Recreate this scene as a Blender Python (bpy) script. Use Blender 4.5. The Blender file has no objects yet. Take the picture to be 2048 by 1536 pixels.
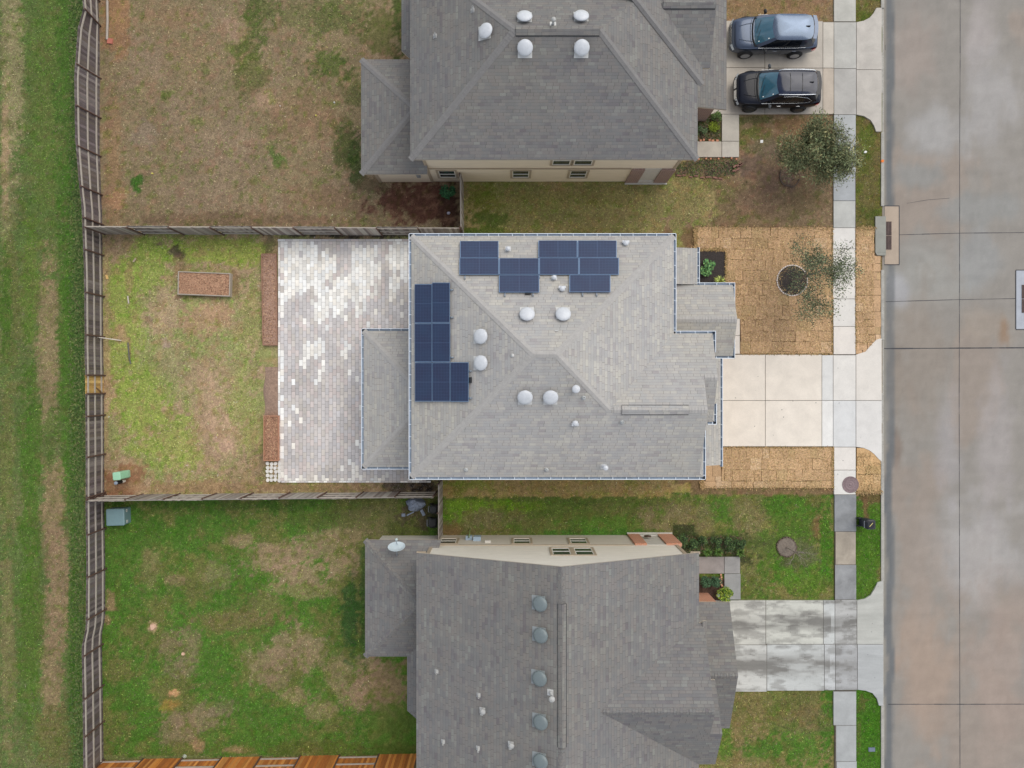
import bpy, bmesh, math, random
import numpy as np
from mathutils import Vector, Matrix
random.seed(7); RNG = np.random.default_rng(11)
sc = bpy.context.scene
COL = sc.collection

# ------------------------------------------------------------------ camera, sky, sun, exposure
CAM_H, FPX = 40.0, 1460.0            # drone height in metres, focal length in photo pixels (2048 wide)
cam_d = bpy.data.cameras.new("camera"); cam = bpy.data.objects.new("camera", cam_d); COL.objects.link(cam)
cam.location = (0, 0, CAM_H); cam.rotation_euler = (0, 0, 0)
cam_d.sensor_fit = 'HORIZONTAL'; cam_d.angle = 2 * math.atan(1024 / FPX)
cam_d.clip_start = 0.1; cam_d.clip_end = 2000
sc.camera = cam
SUN_EL, SUN_AZ = math.radians(54), math.radians(44)      # azimuth clockwise from +Y
w = bpy.data.worlds.new("World"); sc.world = w; w.use_nodes = True
nt = w.node_tree; nt.nodes.clear()
sky = nt.nodes.new('ShaderNodeTexSky'); sky.sky_type = 'NISHITA'; sky.sun_disc = False
sky.sun_elevation = SUN_EL; sky.sun_rotation = SUN_AZ; sky.air_density = 1.0; sky.dust_density = 1.0; sky.ozone_density = 1.0
hs = nt.nodes.new('ShaderNodeHueSaturation'); hs.inputs['Saturation'].default_value = 0.32
bg = nt.nodes.new('ShaderNodeBackground'); bg.inputs['Strength'].default_value = 0.15
wo = nt.nodes.new('ShaderNodeOutputWorld')
tcw = nt.nodes.new('ShaderNodeTexCoord'); cln = nt.nodes.new('ShaderNodeTexNoise'); cln.inputs['Scale'].default_value = 2.6; cln.inputs['Detail'].default_value = 7; cln.inputs['Roughness'].default_value = 0.6; cln.inputs['Distortion'].default_value = 0.5
clr = nt.nodes.new('ShaderNodeMapRange'); clr.inputs[1].default_value = 0.36; clr.inputs[2].default_value = 0.66; clr.inputs[3].default_value = 0.5; clr.inputs[4].default_value = 1.75
clm = nt.nodes.new('ShaderNodeVectorMath'); clm.operation = 'SCALE'      # broken cloud layer over the sky
nt.links.new(tcw.outputs['Generated'], cln.inputs['Vector']); nt.links.new(cln.outputs[0], clr.inputs[0]); nt.links.new(hs.outputs[0], clm.inputs[0]); nt.links.new(clr.outputs[0], clm.inputs['Scale'])
nt.links.new(sky.outputs[0], hs.inputs['Color']); nt.links.new(clm.outputs[0], bg.inputs[0]); nt.links.new(bg.outputs[0], wo.inputs[0])
sd = bpy.data.lights.new("sun", 'SUN'); sd.energy = 1.35; sd.angle = math.radians(50); sd.color = (1.0, 0.93, 0.80)
so = bpy.data.objects.new("sun", sd); COL.objects.link(so)
dirv = Vector((math.sin(SUN_AZ) * math.cos(SUN_EL), math.cos(SUN_AZ) * math.cos(SUN_EL), math.sin(SUN_EL)))
so.rotation_euler = dirv.to_track_quat('Z', 'Y').to_euler(); so.location = dirv * 60
sc.view_settings.view_transform = 'Standard'; sc.view_settings.look = 'None'
sc.view_settings.exposure = 0.40; sc.view_settings.gamma = 1.0
sc.render.resolution_x = 1024; sc.render.resolution_y = 768

# ------------------------------------------------------------------ helpers
def lin(c):
    c = np.asarray(c, float) / 255.0
    return np.where(c <= 0.04045, c / 12.92, ((c + 0.055) / 1.055) ** 2.4)
def L3(*c): return tuple(float(v) for v in lin(c))
def VS(c, f): return [min(250, v * f) for v in c]
def W(px, py, z=0.0):
    k = (CAM_H - z) / FPX
    return Vector(((px - 1024) * k, (768 - py) * k, z))
def GX(px): return (px - 1024) / 36.5
def GY(py): return (768 - py) / 36.5

class Lattice:
    def __init__(s, seed): s.a = np.random.default_rng(seed).random((256, 256))
    def __call__(s, x, y):
        xi = np.floor(x).astype(int); yi = np.floor(y).astype(int); fx = x - xi; fy = y - yi
        fx = fx * fx * (3 - 2 * fx); fy = fy * fy * (3 - 2 * fy)
        a = s.a; x0 = xi % 256; x1 = (xi + 1) % 256; y0 = yi % 256; y1 = (yi + 1) % 256
        return (a[x0, y0] * (1 - fx) + a[x1, y0] * fx) * (1 - fy) + (a[x0, y1] * (1 - fx) + a[x1, y1] * fx) * fy
LT = [Lattice(i) for i in range(8)]
def fbm(x, y, o=4, seed=0):
    t = 0; amp = 1; tot = 0
    for i in range(o):
        t = t + amp * LT[(seed + i) % 8](x * 2 ** i + 13.7 * i, y * 2 ** i + 7.1 * i); tot += amp; amp *= 0.55
    return t / tot

def tag(o, label=None, cat=None, group=None, kind=None):
    if label: o['label'] = label
    if cat: o['category'] = cat
    if group: o['group'] = group
    if kind: o['kind'] = kind
    return o
def empty(name, loc, label=None, cat=None, group=None, rz=0):
    o = bpy.data.objects.new(name, None); COL.objects.link(o); o.location = loc; o.rotation_euler = (0, 0, rz)
    o.empty_display_size = 0.2
    return tag(o, label, cat, group)

def wm(o):
    return wm(o.parent) @ o.matrix_parent_inverse @ o.matrix_basis if o.parent else o.matrix_basis.copy()

def frame_of(pts):
    n = Vector((0, 0, 0))
    for i in range(len(pts)):
        a, b = pts[i], pts[(i + 1) % len(pts)]
        n += Vector(((a.y - b.y) * (a.z + b.z), (a.z - b.z) * (a.x + b.x), (a.x - b.x) * (a.y + b.y)))
    if n.length < 1e-12: n = Vector((0, 0, 1))
    n.normalize()
    u = Vector((0, 0, 1)).cross(n)
    if u.length < 0.02: u = Vector((1, 0, 0)); v = Vector((0, 1, 0))
    else: u.normalize(); v = n.cross(u)
    return n, u, v

class MB:
    def __init__(s): s.v = []; s.f = []; s.m = []; s.uv = []; s.c = []; s.sm = []
    def face(s, pts, mat=0, col=None, uv=None, smooth=False):
        pts = [Vector(p) for p in pts]; i0 = len(s.v); s.v += [tuple(p) for p in pts]
        s.f.append(list(range(i0, i0 + len(pts)))); s.m.append(mat); s.c.append(col); s.sm.append(smooth)
        if uv is None:
            n, u, v = frame_of(pts); uv = [(p.dot(u), p.dot(v)) for p in pts]
        s.uv.append(uv)
    def idx(s, verts, faces, mat=0, col=None, smooth=True):
        i0 = len(s.v); s.v += [tuple(p) for p in verts]
        for f in faces:
            pts = [Vector(verts[i]) for i in f]; n, u, v = frame_of(pts)
            s.f.append([i0 + i for i in f]); s.m.append(mat); s.c.append(col); s.sm.append(smooth)
            s.uv.append([(p.dot(u), p.dot(v)) for p in pts])
    def hexa(s, b, t, mat=0, col=None, bottom=True):       # b: 4 bottom pts ccw, t: 4 top pts
        b = [Vector(p) for p in b]; t = [Vector(p) for p in t]
        s.face(t, mat, col)
        if bottom: s.face(b[::-1], mat, col)
        n = len(b)
        for i in range(n):
            j = (i + 1) % n; s.face([b[i], b[j], t[j], t[i]], mat, col)
    def box(s, x0, x1, y0, y1, z0, z1, mat=0, col=None, bottom=True):
        s.hexa([(x0, y0, z0), (x1, y0, z0), (x1, y1, z0), (x0, y1, z0)], [(x0, y0, z1), (x1, y0, z1), (x1, y1, z1), (x0, y1, z1)], mat, col, bottom)
    def prism(s, poly, z0, z1, mat=0, col=None, bottom=False):
        s.hexa([(p[0], p[1], z0) for p in poly], [(p[0], p[1], z1) for p in poly], mat, col, bottom)
    def bar(s, a, b, wd, ht, up=(0, 0, 1), mat=0, col=None):
        a = Vector(a); b = Vector(b); d = (b - a).normalized(); up = Vector(up)
        sd_ = d.cross(up)
        if sd_.length < 1e-4: sd_ = d.cross(Vector((1, 0, 0)))
        sd_.normalize(); u2 = sd_.cross(d); sx = sd_ * wd / 2; uy = u2 * ht / 2
        s.hexa([a - sx - uy, a + sx - uy, b + sx - uy, b - sx - uy], [a - sx + uy, a + sx + uy, b + sx + uy, b - sx + uy], mat, col)
    def tube(s, pts, rad, n=8, mat=0, col=None, cap=True, smooth=True):
        pts = [Vector(p) for p in pts]; rads = rad if isinstance(rad, (list, tuple)) else [rad] * len(pts)
        vs = []; fs = []; prev = None
        for i, p in enumerate(pts):
            d = (pts[min(i + 1, len(pts) - 1)] - pts[max(i - 1, 0)]).normalized()
            if prev is None:
                a = d.cross(Vector((0, 0, 1)))
                if a.length < 1e-3: a = Vector((1, 0, 0))
            else: a = prev - d * prev.dot(d)
            a.normalize(); prev = a; b = d.cross(a)
            for k in range(n):
                t = 2 * math.pi * k / n; vs.append(p + (a * math.cos(t) + b * math.sin(t)) * rads[i])
        for i in range(len(pts) - 1):
            for k in range(n):
                k2 = (k + 1) % n; fs.append([i * n + k, i * n + k2, (i + 1) * n + k2, (i + 1) * n + k])
        s.idx(vs, fs, mat, col, smooth)
        if cap:
            s.face([vs[k] for k in range(n)][::-1], mat, col); s.face([vs[(len(pts) - 1) * n + k] for k in range(n)], mat, col)
    def lathe(s, prof, M=None, n=20, mat=0, col=None, sx=1, sy=1):   # prof: (r,z) list; M: matrix
        M = M or Matrix.Identity(4); vs = []; fs = []
        for r, z in prof:
            for k in range(n):
                t = 2 * math.pi * k / n; vs.append(M @ Vector((r * math.cos(t) * sx, r * math.sin(t) * sy, z)))
        for i in range(len(prof) - 1):
            for k in range(n):
                k2 = (k + 1) % n; fs.append([i * n + k, i * n + k2, (i + 1) * n + k2, (i + 1) * n + k])
        s.idx(vs, fs, mat, col, True)
        if prof[-1][0] > 1e-4: s.face([vs[(len(prof) - 1) * n + k] for k in range(n)], mat, col)
    def mesh(s, name, mats):
        me = bpy.data.meshes.new(name); me.from_pydata(s.v, [], s.f)
        for m in (mats if isinstance(mats, (list, tuple)) else [mats]): me.materials.append(m)
        me.polygons.foreach_set('material_index', s.m); me.polygons.foreach_set('use_smooth', s.sm)
        uvl = me.uv_layers.new(name='UVMap'); flat = [c for f in s.uv for p in f for c in p]; uvl.data.foreach_set('uv', flat)
        if any(c is not None for c in s.c):
            at = me.color_attributes.new('Col', 'FLOAT_COLOR', 'CORNER'); arr = []
            for f, c in zip(s.f, s.c):
                c = c if c is not None else (0.5, 0.5, 0.5); arr += [c[0], c[1], c[2], 1.0] * len(f)
            at.data.foreach_set('color', arr)
        me.update(); return me
    def build(s, name, mats, parent=None, weld=False, subsurf=0):
        me = s.mesh(name, mats)
        if weld:
            bm = bmesh.new(); bm.from_mesh(me); bmesh.ops.remove_doubles(bm, verts=bm.verts, dist=1e-4)
            bmesh.ops.recalc_face_normals(bm, faces=bm.faces); bm.to_mesh(me); bm.free()
        o = bpy.data.objects.new(name, me); COL.objects.link(o)
        if subsurf:
            md = o.modifiers.new('sub', 'SUBSURF'); md.levels = subsurf; md.render_levels = subsurf
        if parent is not None:
            o.parent = parent
            o.matrix_parent_inverse = wm(parent).inverted()
        return o
def recenter(o, loc):      # put a one-mesh thing's origin at its base
    loc = Vector(loc); o.data.transform(Matrix.Translation(-loc)); o.location = loc; return o
def copy_tree(src, parent=None):
    c = src.copy(); COL.objects.link(c)
    if parent is not None:
        c.parent = parent
    for ch in list(src.children): copy_tree(ch, c)
    return c

# ------------------------------------------------------------------ materials
MATS = {}
def nodes(name):
    m = bpy.data.materials.new(name); m.use_nodes = True; nt = m.node_tree; nt.nodes.clear()
    out = nt.nodes.new('ShaderNodeOutputMaterial'); b = nt.nodes.new('ShaderNodeBsdfPrincipled')
    nt.links.new(b.outputs[0], out.inputs[0]); return m, nt, b
def N(nt, t, **kw):
    n = nt.nodes.new(t)
    for k, v in kw.items():
        if k.startswith('i_'):
            key = k[2:]; key = int(key) if key.isdigit() else key.replace('_', ' ')
            n.inputs[key].default_value = v
        else: setattr(n, k, v)
    return n
def math_(nt, op, a, b=None, c=None, clamp=False):
    n = nt.nodes.new('ShaderNodeMath'); n.operation = op; n.use_clamp = clamp
    for i, x in enumerate((a, b, c)):
        if x is None: continue
        if isinstance(x, (int, float)): n.inputs[i].default_value = x
        else: nt.links.new(x, n.inputs[i])
    return n.outputs[0]
def mixc(nt, f, a, b, mode='MIX'):
    n = nt.nodes.new('ShaderNodeMix'); n.data_type = 'RGBA'; n.blend_type = mode
    def s(sock, x):
        if isinstance(x, (int, float)): sock.default_value = x
        elif isinstance(x, tuple): sock.default_value = (*x[:3], 1)
        else: nt.links.new(x, sock)
    s(n.inputs['Factor'], f); s(n.inputs['A'], a); s(n.inputs['B'], b); return n.outputs['Result']
def ramp(nt, f, lo, hi, a=0.0, b=1.0):
    n = N(nt, 'ShaderNodeMapRange'); nt.links.new(f, n.inputs[0])
    n.inputs[1].default_value = lo; n.inputs[2].default_value = hi; n.inputs[3].default_value = a; n.inputs[4].default_value = b
    return n.outputs[0]
def noise(nt, vec, scale, detail=4, rough=0.6, dist=0.0, out=0):
    n = N(nt, 'ShaderNodeTexNoise'); n.inputs['Scale'].default_value = scale; n.inputs['Detail'].default_value = detail
    n.inputs['Roughness'].default_value = rough; n.inputs['Distortion'].default_value = dist
    if vec is not None: nt.links.new(vec, n.inputs['Vector'])
    return n.outputs[out]
def geo_pos(nt): return N(nt, 'ShaderNodeNewGeometry').outputs['Position']
def mapped(nt, vec, scale=(1, 1, 1)):
    n = N(nt, 'ShaderNodeMapping'); n.inputs['Scale'].default_value = scale; nt.links.new(vec, n.inputs[0]); return n.outputs[0]
def bump(nt, b, h, strength=0.3, dist=0.02):
    n = N(nt, 'ShaderNodeBump'); n.inputs['Strength'].default_value = strength; n.inputs['Distance'].default_value = dist
    nt.links.new(h, n.inputs['Height']); nt.links.new(n.outputs[0], b.inputs['Normal'])
def plain(name, col, rough=0.6, metal=0.0, var=0.12, scale=6.0, attr=False, bumps=0.0, stretch=(1, 1, 1), fine=None, coat=0.0, spec=None, vec='pos'):
    if name in MATS: return MATS[name]
    m, nt, b = nodes(name)
    base = N(nt, 'ShaderNodeAttribute', attribute_name='Col').outputs['Color'] if attr else tuple(col)
    v = geo_pos(nt) if vec == 'pos' else N(nt, 'ShaderNodeTexCoord').outputs['UV']
    n1 = noise(nt, mapped(nt, v, stretch), scale, 5, 0.65)
    f = ramp(nt, n1, 0.25, 0.75, 1 - var, 1 + var)
    c = mixc(nt, 1.0, base, N(nt, 'ShaderNodeCombineColor').outputs[0], 'MULTIPLY')
    cc = c.node.inputs['B'].links[0].from_node
    for i in range(3): nt.links.new(f, cc.inputs[i])
    if fine:
        sc_, am = fine; n2 = noise(nt, v, sc_, 2, 0.7); f2 = ramp(nt, n2, 0.3, 0.7, 1 - am, 1 + am)
        cc2 = N(nt, 'ShaderNodeCombineColor')
        for i in range(3): nt.links.new(f2, cc2.inputs[i])
        c = mixc(nt, 1.0, c, cc2.outputs[0], 'MULTIPLY')
    nt.links.new(c, b.inputs['Base Color'])
    b.inputs['Roughness'].default_value = rough; b.inputs['Metallic'].default_value = metal
    if coat: b.inputs['Coat Weight'].default_value = coat; b.inputs['Coat Roughness'].default_value = 0.04
    if spec is not None: b.inputs['Specular IOR Level'].default_value = spec
    if bumps: bump(nt, b, n1, bumps, 0.03)
    MATS[name] = m; return m

def shingle_mat(name, cols, tint, warm):
    """laminated strip shingles in UV metres: courses 0.145 m, tabs 0.3 m, random shade per tab"""
    m, nt, b = nodes(name)
    uv = N(nt, 'ShaderNodeTexCoord').outputs['UV']; sp = N(nt, 'ShaderNodeSeparateXYZ'); nt.links.new(uv, sp.inputs[0])
    u, v = sp.outputs[0], sp.outputs[1]
    vr = math_(nt, 'DIVIDE', v, 0.143); row = math_(nt, 'FLOOR', vr); fv = math_(nt, 'FRACT', vr)
    wr = N(nt, 'ShaderNodeTexWhiteNoise', noise_dimensions='1D'); nt.links.new(row, wr.inputs['W'])
    ur = math_(nt, 'ADD', math_(nt, 'DIVIDE', u, 0.31), math_(nt, 'MULTIPLY', wr.outputs[0], 9.0))
    col = math_(nt, 'FLOOR', ur); fu = math_(nt, 'FRACT', ur)
    cx = N(nt, 'ShaderNodeCombineXYZ'); nt.links.new(col, cx.inputs[0]); nt.links.new(row, cx.inputs[1])
    wn = N(nt, 'ShaderNodeTexWhiteNoise', noise_dimensions='2D'); nt.links.new(cx.outputs[0], wn.inputs['Vector'])
    r1 = wn.outputs[0]
    cx2 = N(nt, 'ShaderNodeCombineXYZ'); nt.links.new(math_(nt, 'FLOOR', math_(nt, 'DIVIDE', ur, 3.0)), cx2.inputs[0]); nt.links.new(math_(nt, 'ADD', row, 57.3), cx2.inputs[1])
    wn2 = N(nt, 'ShaderNodeTexWhiteNoise', noise_dimensions='2D'); nt.links.new(cx2.outputs[0], wn2.inputs['Vector'])
    cr = N(nt, 'ShaderNodeValToRGB'); e = cr.color_ramp; e.interpolation = 'LINEAR'
    while len(e.elements) < len(cols): e.elements.new(0.5)
    for i, c in enumerate(cols):
        e.elements[i].position = i / (len(cols) - 1); e.elements[i].color = (*L3(*c), 1)
    nt.links.new(math_(nt, 'ADD', math_(nt, 'MULTIPLY', r1, 0.6), math_(nt, 'MULTIPLY', wn2.outputs[0], 0.4)), cr.inputs[0])
    c = cr.outputs[0]
    big = noise(nt, geo_pos(nt), 0.22, 3, 0.5)
    c = mixc(nt, ramp(nt, big, 0.38, 0.64, 0, 0.65), c, mixc(nt, 1.0, c, L3(*warm) if False else tuple(warm), 'MULTIPLY'))
    gran = noise(nt, geo_pos(nt), 38, 3, 0.8)
    streak = noise(nt, mapped(nt, uv, (1.2, 0.25, 1)), 1.6, 4, 0.6)
    g = math_(nt, 'MULTIPLY', ramp(nt, gran, 0.3, 0.7, 0.86, 1.14), ramp(nt, streak, 0.3, 0.7, 0.95, 1.05))
    joint = math_(nt, 'MULTIPLY', math_(nt, 'LESS_THAN', fu, 0.06), math_(nt, 'GREATER_THAN', r1, 0.5))
    crs = math_(nt, 'LESS_THAN', fv, 0.15)  # shadow line along each course, painted into the colour
    dk = math_(nt, 'SUBTRACT', 1.0, math_(nt, 'MAXIMUM', math_(nt, 'MULTIPLY', joint, 0.4), math_(nt, 'MULTIPLY', crs, 0.17)))
    g = math_(nt, 'MULTIPLY', g, dk)
    cc = N(nt, 'ShaderNodeCombineColor')
    for i in range(3): nt.links.new(math_(nt, 'MULTIPLY', g, tint[i]), cc.inputs[i])
    c = mixc(nt, 1.0, c, cc.outputs[0], 'MULTIPLY')
    nt.links.new(c, b.inputs['Base Color']); b.inputs['Roughness'].default_value = 0.92; b.inputs['Specular IOR Level'].default_value = 0.2
    bump(nt, b, math_(nt, 'ADD', fv, math_(nt, 'MULTIPLY', r1, 0.4)), 0.35, 0.012)
    MATS[name] = m; return m

def brick_mat(name, c1, c2, mortar):
    m, nt, b = nodes(name); uv = N(nt, 'ShaderNodeTexCoord').outputs['UV']
    t = N(nt, 'ShaderNodeTexBrick'); nt.links.new(uv, t.inputs['Vector'])
    t.inputs['Color1'].default_value = (*L3(*c1), 1); t.inputs['Color2'].default_value = (*L3(*c2), 1); t.inputs['Mortar'].default_value = (*L3(*mortar), 1)
    t.inputs['Scale'].default_value = 1.0; t.inputs['Mortar Size'].default_value = 0.012; t.inputs['Brick Width'].default_value = 0.21; t.inputs['Row Height'].default_value = 0.075
    n1 = noise(nt, geo_pos(nt), 9, 4, 0.6)
    c = mixc(nt, ramp(nt, n1, 0.35, 0.7, 0, 0.5), t.outputs[0], L3(*[min(255, v * 1.12) for v in c2]))
    nt.links.new(c, b.inputs['Base Color']); b.inputs['Roughness'].default_value = 0.9; bump(nt, b, t.outputs['Fac'], -0.4, 0.01)
    MATS[name] = m; return m

def siding_mat(name, col):
    m, nt, b = nodes(name); uv = N(nt, 'ShaderNodeTexCoord').outputs['UV']; sp = N(nt, 'ShaderNodeSeparateXYZ'); nt.links.new(uv, sp.inputs[0])
    fv = math_(nt, 'FRACT', math_(nt, 'DIVIDE', sp.outputs[1], 0.18)); n1 = noise(nt, mapped(nt, uv, (0.6, 3, 1)), 1.5, 4)
    g = math_(nt, 'MULTIPLY', math_(nt, 'SUBTRACT', 1.0, math_(nt, 'MULTIPLY', math_(nt, 'LESS_THAN', fv, 0.12), 0.16)), ramp(nt, n1, 0.3, 0.7, 0.94, 1.05))
    cc = N(nt, 'ShaderNodeCombineColor'); lc = L3(*col)
    for i in range(3): nt.links.new(math_(nt, 'MULTIPLY', g, lc[i]), cc.inputs[i])
    nt.links.new(cc.outputs[0], b.inputs['Base Color']); b.inputs['Roughness'].default_value = 0.7; bump(nt, b, fv, 0.25, 0.01)
    MATS[name] = m; return m

def solar_mat():
    m, nt, b = nodes('solar_cells'); uv = N(nt, 'ShaderNodeTexCoord').outputs['UV']; sp = N(nt, 'ShaderNodeSeparateXYZ'); nt.links.new(uv, sp.inputs[0])
    fu = math_(nt, 'FRACT', math_(nt, 'MULTIPLY', sp.outputs[0], 12.0)); fv = math_(nt, 'FRACT', math_(nt, 'MULTIPLY', sp.outputs[1], 6.0))
    lu = math_(nt, 'LESS_THAN', fu, 0.05); lv = math_(nt, 'LESS_THAN', fv, 0.07)
    mid = math_(nt, 'LESS_THAN', math_(nt, 'ABSOLUTE', math_(nt, 'SUBTRACT', sp.outputs[0], 0.5)), 0.008)
    f = math_(nt, 'MAXIMUM', math_(nt, 'MULTIPLY', math_(nt, 'MAXIMUM', lu, lv), 0.5), math_(nt, 'MULTIPLY', mid, 0.6))
    n1 = noise(nt, geo_pos(nt), 1.1, 3)
    base = mixc(nt, ramp(nt, n1, 0.3, 0.7, 0, 1), L3(40, 56, 84), L3(40, 48, 76))
    c = mixc(nt, f, base, L3(72, 90, 122)); nt.links.new(c, b.inputs['Base Color'])
    b.inputs['Roughness'].default_value = 0.4; b.inputs['Specular IOR Level'].default_value = 0.3; b.inputs['Coat Weight'].default_value = 0.25; b.inputs['Coat Roughness'].default_value = 0.12
    MATS['solar_cells'] = m; return m

def ground_mat():
    m, nt, b = nodes('turf_and_soil'); a = N(nt, 'ShaderNodeAttribute', attribute_name='Col').outputs['Color']; p = geo_pos(nt)
    n1 = noise(nt, p, 7, 5, 0.75, 0.6); n2 = noise(nt, p, 28, 3, 0.8, 0.8); n3 = noise(nt, mapped(nt, p, (1, 1, 1)), 2.2, 4, 0.6)
    g = math_(nt, 'MULTIPLY', math_(nt, 'MULTIPLY', ramp(nt, n1, 0.3, 0.7, 0.66, 1.3), ramp(nt, n2, 0.3, 0.7, 0.5, 1.42)), ramp(nt, n3, 0.3, 0.7, 0.92, 1.08))
    cc = N(nt, 'ShaderNodeCombineColor')
    for i in range(3): nt.links.new(g, cc.inputs[i])
    c = mixc(nt, 1.0, a, cc.outputs[0], 'MULTIPLY')
    nt.links.new(c, b.inputs['Base Color']); b.inputs['Roughness'].default_value = 1.0; b.inputs['Specular IOR Level'].default_value = 0.1
    bump(nt, b, math_(nt, 'ADD', n1, n2), 0.6, 0.05); MATS['turf_and_soil'] = m; return m

def concrete_mat(name, attr=True, col=(0.5, 0.5, 0.5), stain=0.2, streak=(1, 1, 1), speck=0.0):
    m, nt, b = nodes(name); p = geo_pos(nt)
    base = N(nt, 'ShaderNodeAttribute', attribute_name='Col').outputs['Color'] if attr else tuple(col)
    n1 = noise(nt, mapped(nt, p, streak), 1.3, 6, 0.6, 0.4); n2 = noise(nt, p, 14, 4, 0.7); n3 = noise(nt, p, 60, 2, 0.7)
    g = math_(nt, 'MULTIPLY', math_(nt, 'MULTIPLY', ramp(nt, n1, 0.32, 0.68, 1 - stain, 1 + stain * 0.5), ramp(nt, n2, 0.3, 0.7, 0.96, 1.04)), ramp(nt, n3, 0.3, 0.7, 0.95, 1.05))
    if speck:
        vo = N(nt, 'ShaderNodeTexVoronoi'); vo.inputs['Scale'].default_value = 1.7; nt.links.new(p, vo.inputs['Vector'])
        sp_ = math_(nt, 'LESS_THAN', vo.outputs['Distance'], 0.055); g = math_(nt, 'MULTIPLY', g, math_(nt, 'SUBTRACT', 1.0, math_(nt, 'MULTIPLY', sp_, speck)))
    cc = N(nt, 'ShaderNodeCombineColor')
    for i in range(3): nt.links.new(g, cc.inputs[i])
    c = mixc(nt, 1.0, base, cc.outputs[0], 'MULTIPLY'); nt.links.new(c, b.inputs['Base Color'])
    b.inputs['Roughness'].default_value = 0.85; b.inputs['Specular IOR Level'].default_value = 0.25; bump(nt, b, n3, 0.15, 0.01); MATS[name] = m; return m

SH_C = shingle_mat('shingles_light', [(151, 147, 148), (160, 160, 160), (167, 164, 161), (177, 175, 169)], (1.012, 1.0, .985), (1.04, 1.02, 0.94))
SH_N = shingle_mat('shingles_grey', [(107, 102, 105), (115, 115, 115), (121, 117, 115), (128, 129, 126)], (1.0, 1.0, 1.0), (1.05, 1.03, 0.96))
CAP_C = plain('cap_shingles_light', L3(164, 161, 158), 0.95, var=0.1, scale=5, fine=(40, 0.12))
CAP_N = plain('cap_shingles_grey', L3(121, 119, 118), 0.95, var=0.1, scale=5, fine=(40, 0.12))
GUT = plain('gutter_white', L3(214, 222, 232), 0.4, var=0.05)
GUTIN = plain('gutter_inside', L3(150, 165, 182), 0.6, var=0.25, scale=2)
FASC = plain('fascia_paint', L3(176, 166, 152), 0.6, var=0.08)
WALL_N = siding_mat('siding_beige', (226, 212, 190)); WALL_S = siding_mat('siding_cream', (222, 216, 204)); WALL_SL = siding_mat('siding_grey', (206, 198, 186))
TRIM = plain('trim_taupe', L3(165, 150, 130), 0.6, var=0.06)
SASH = plain('sash_white', L3(222, 218, 208), 0.45, var=0.04)
GLASS = plain('window_glass', L3(48, 58, 60), 0.08, var=0.3, scale=2, spec=0.8)
BRK_N = brick_mat('brick_rose', (140, 112, 102), (120, 92, 86), (165, 152, 140)); BRK_S = brick_mat('brick_orange', (192, 128, 96), (168, 106, 80), (190, 165, 145))
GROUND = ground_mat(); CONC = concrete_mat('concrete', stain=0.14); CONC_DIRTY = concrete_mat('concrete_stained', stain=0.42, streak=(0.3, 1.5, 1), speck=0.3)
CONC_NEW = concrete_mat('concrete_clean', stain=0.09, speck=0.5)
ROADM = concrete_mat('road_concrete', stain=0.045, streak=(1, 0.5, 1), speck=0.0)
JOINT = plain('joint_filler', L3(92, 84, 74), 0.9, var=0.3, scale=9)
PAVER = plain('pavers', None, 0.85, attr=True, var=0.11, scale=1.8, fine=(45, 0.08))
SODM = plain('sod', None, 1.0, attr=True, var=0.22, scale=11, fine=(36, 0.32), bumps=0.6, spec=0.1)
SOIL = plain('dark_soil', L3(58, 52, 50), 1.0, var=0.4, scale=14, bumps=0.8, fine=(40, 0.3))
MULCH = plain('mulch', L3(172, 134, 108), 1.0, var=0.35, scale=16, bumps=0.9, fine=(45, 0.35))
SOIL2 = plain('loose_soil', L3(146, 122, 106), 1.0, var=0.35, scale=8, bumps=0.8, fine=(40, 0.3))
WOODA = plain('weathered_pickets', None, 0.9, attr=True, var=0.2, scale=3, stretch=(6, 6, 1), fine=(30, 0.12))
RAILM = plain('weathered_rail_lit', L3(168, 160, 150), 0.85, var=0.15, scale=8)  # paler than the pickets: light on the rail tops painted into the colour
POSTM = plain('rusty_post', L3(88, 66, 56), 0.8, var=0.25, scale=12)
WHITEP = plain('vent_white', L3(194, 197, 202), 0.4, var=0.1, scale=5)
GREYP = plain('vent_grey', L3(108, 118, 120), 0.4, var=0.06, scale=3)
FLANGE = plain('flashing_light', L3(190, 190, 188), 0.6, var=0.1)
PVC = plain('pvc_grey', L3(175, 178, 178), 0.5, var=0.1)
DARK = plain('black_plastic', L3(24, 26, 30), 0.45, var=0.2)
METAL = plain('galvanised', L3(165, 172, 180), 0.4, metal=0.6, var=0.1)
SOLAR = solar_mat(); SFRAME = plain('panel_frame', L3(112, 136, 166), 0.35, metal=0.4, var=0.1)
LEAF = {}
def leafm(name, attr=True):
    if name in MATS: return MATS[name]
    m, nt, b = nodes(name); a = N(nt, 'ShaderNodeAttribute', attribute_name='Col').outputs['Color']
    nt.links.new(a, b.inputs['Base Color']); b.inputs['Roughness'].default_value = 0.75; b.inputs['Specular IOR Level'].default_value = 0.2
    MATS[name] = m; return m
LEAFM = leafm('leaves'); BARK = plain('bark', L3(104, 92, 78), 0.95, var=0.25, scale=14)
BARKG = plain('bark_grey', L3(128, 118, 108), 0.95, var=0.25, scale=14)
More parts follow.
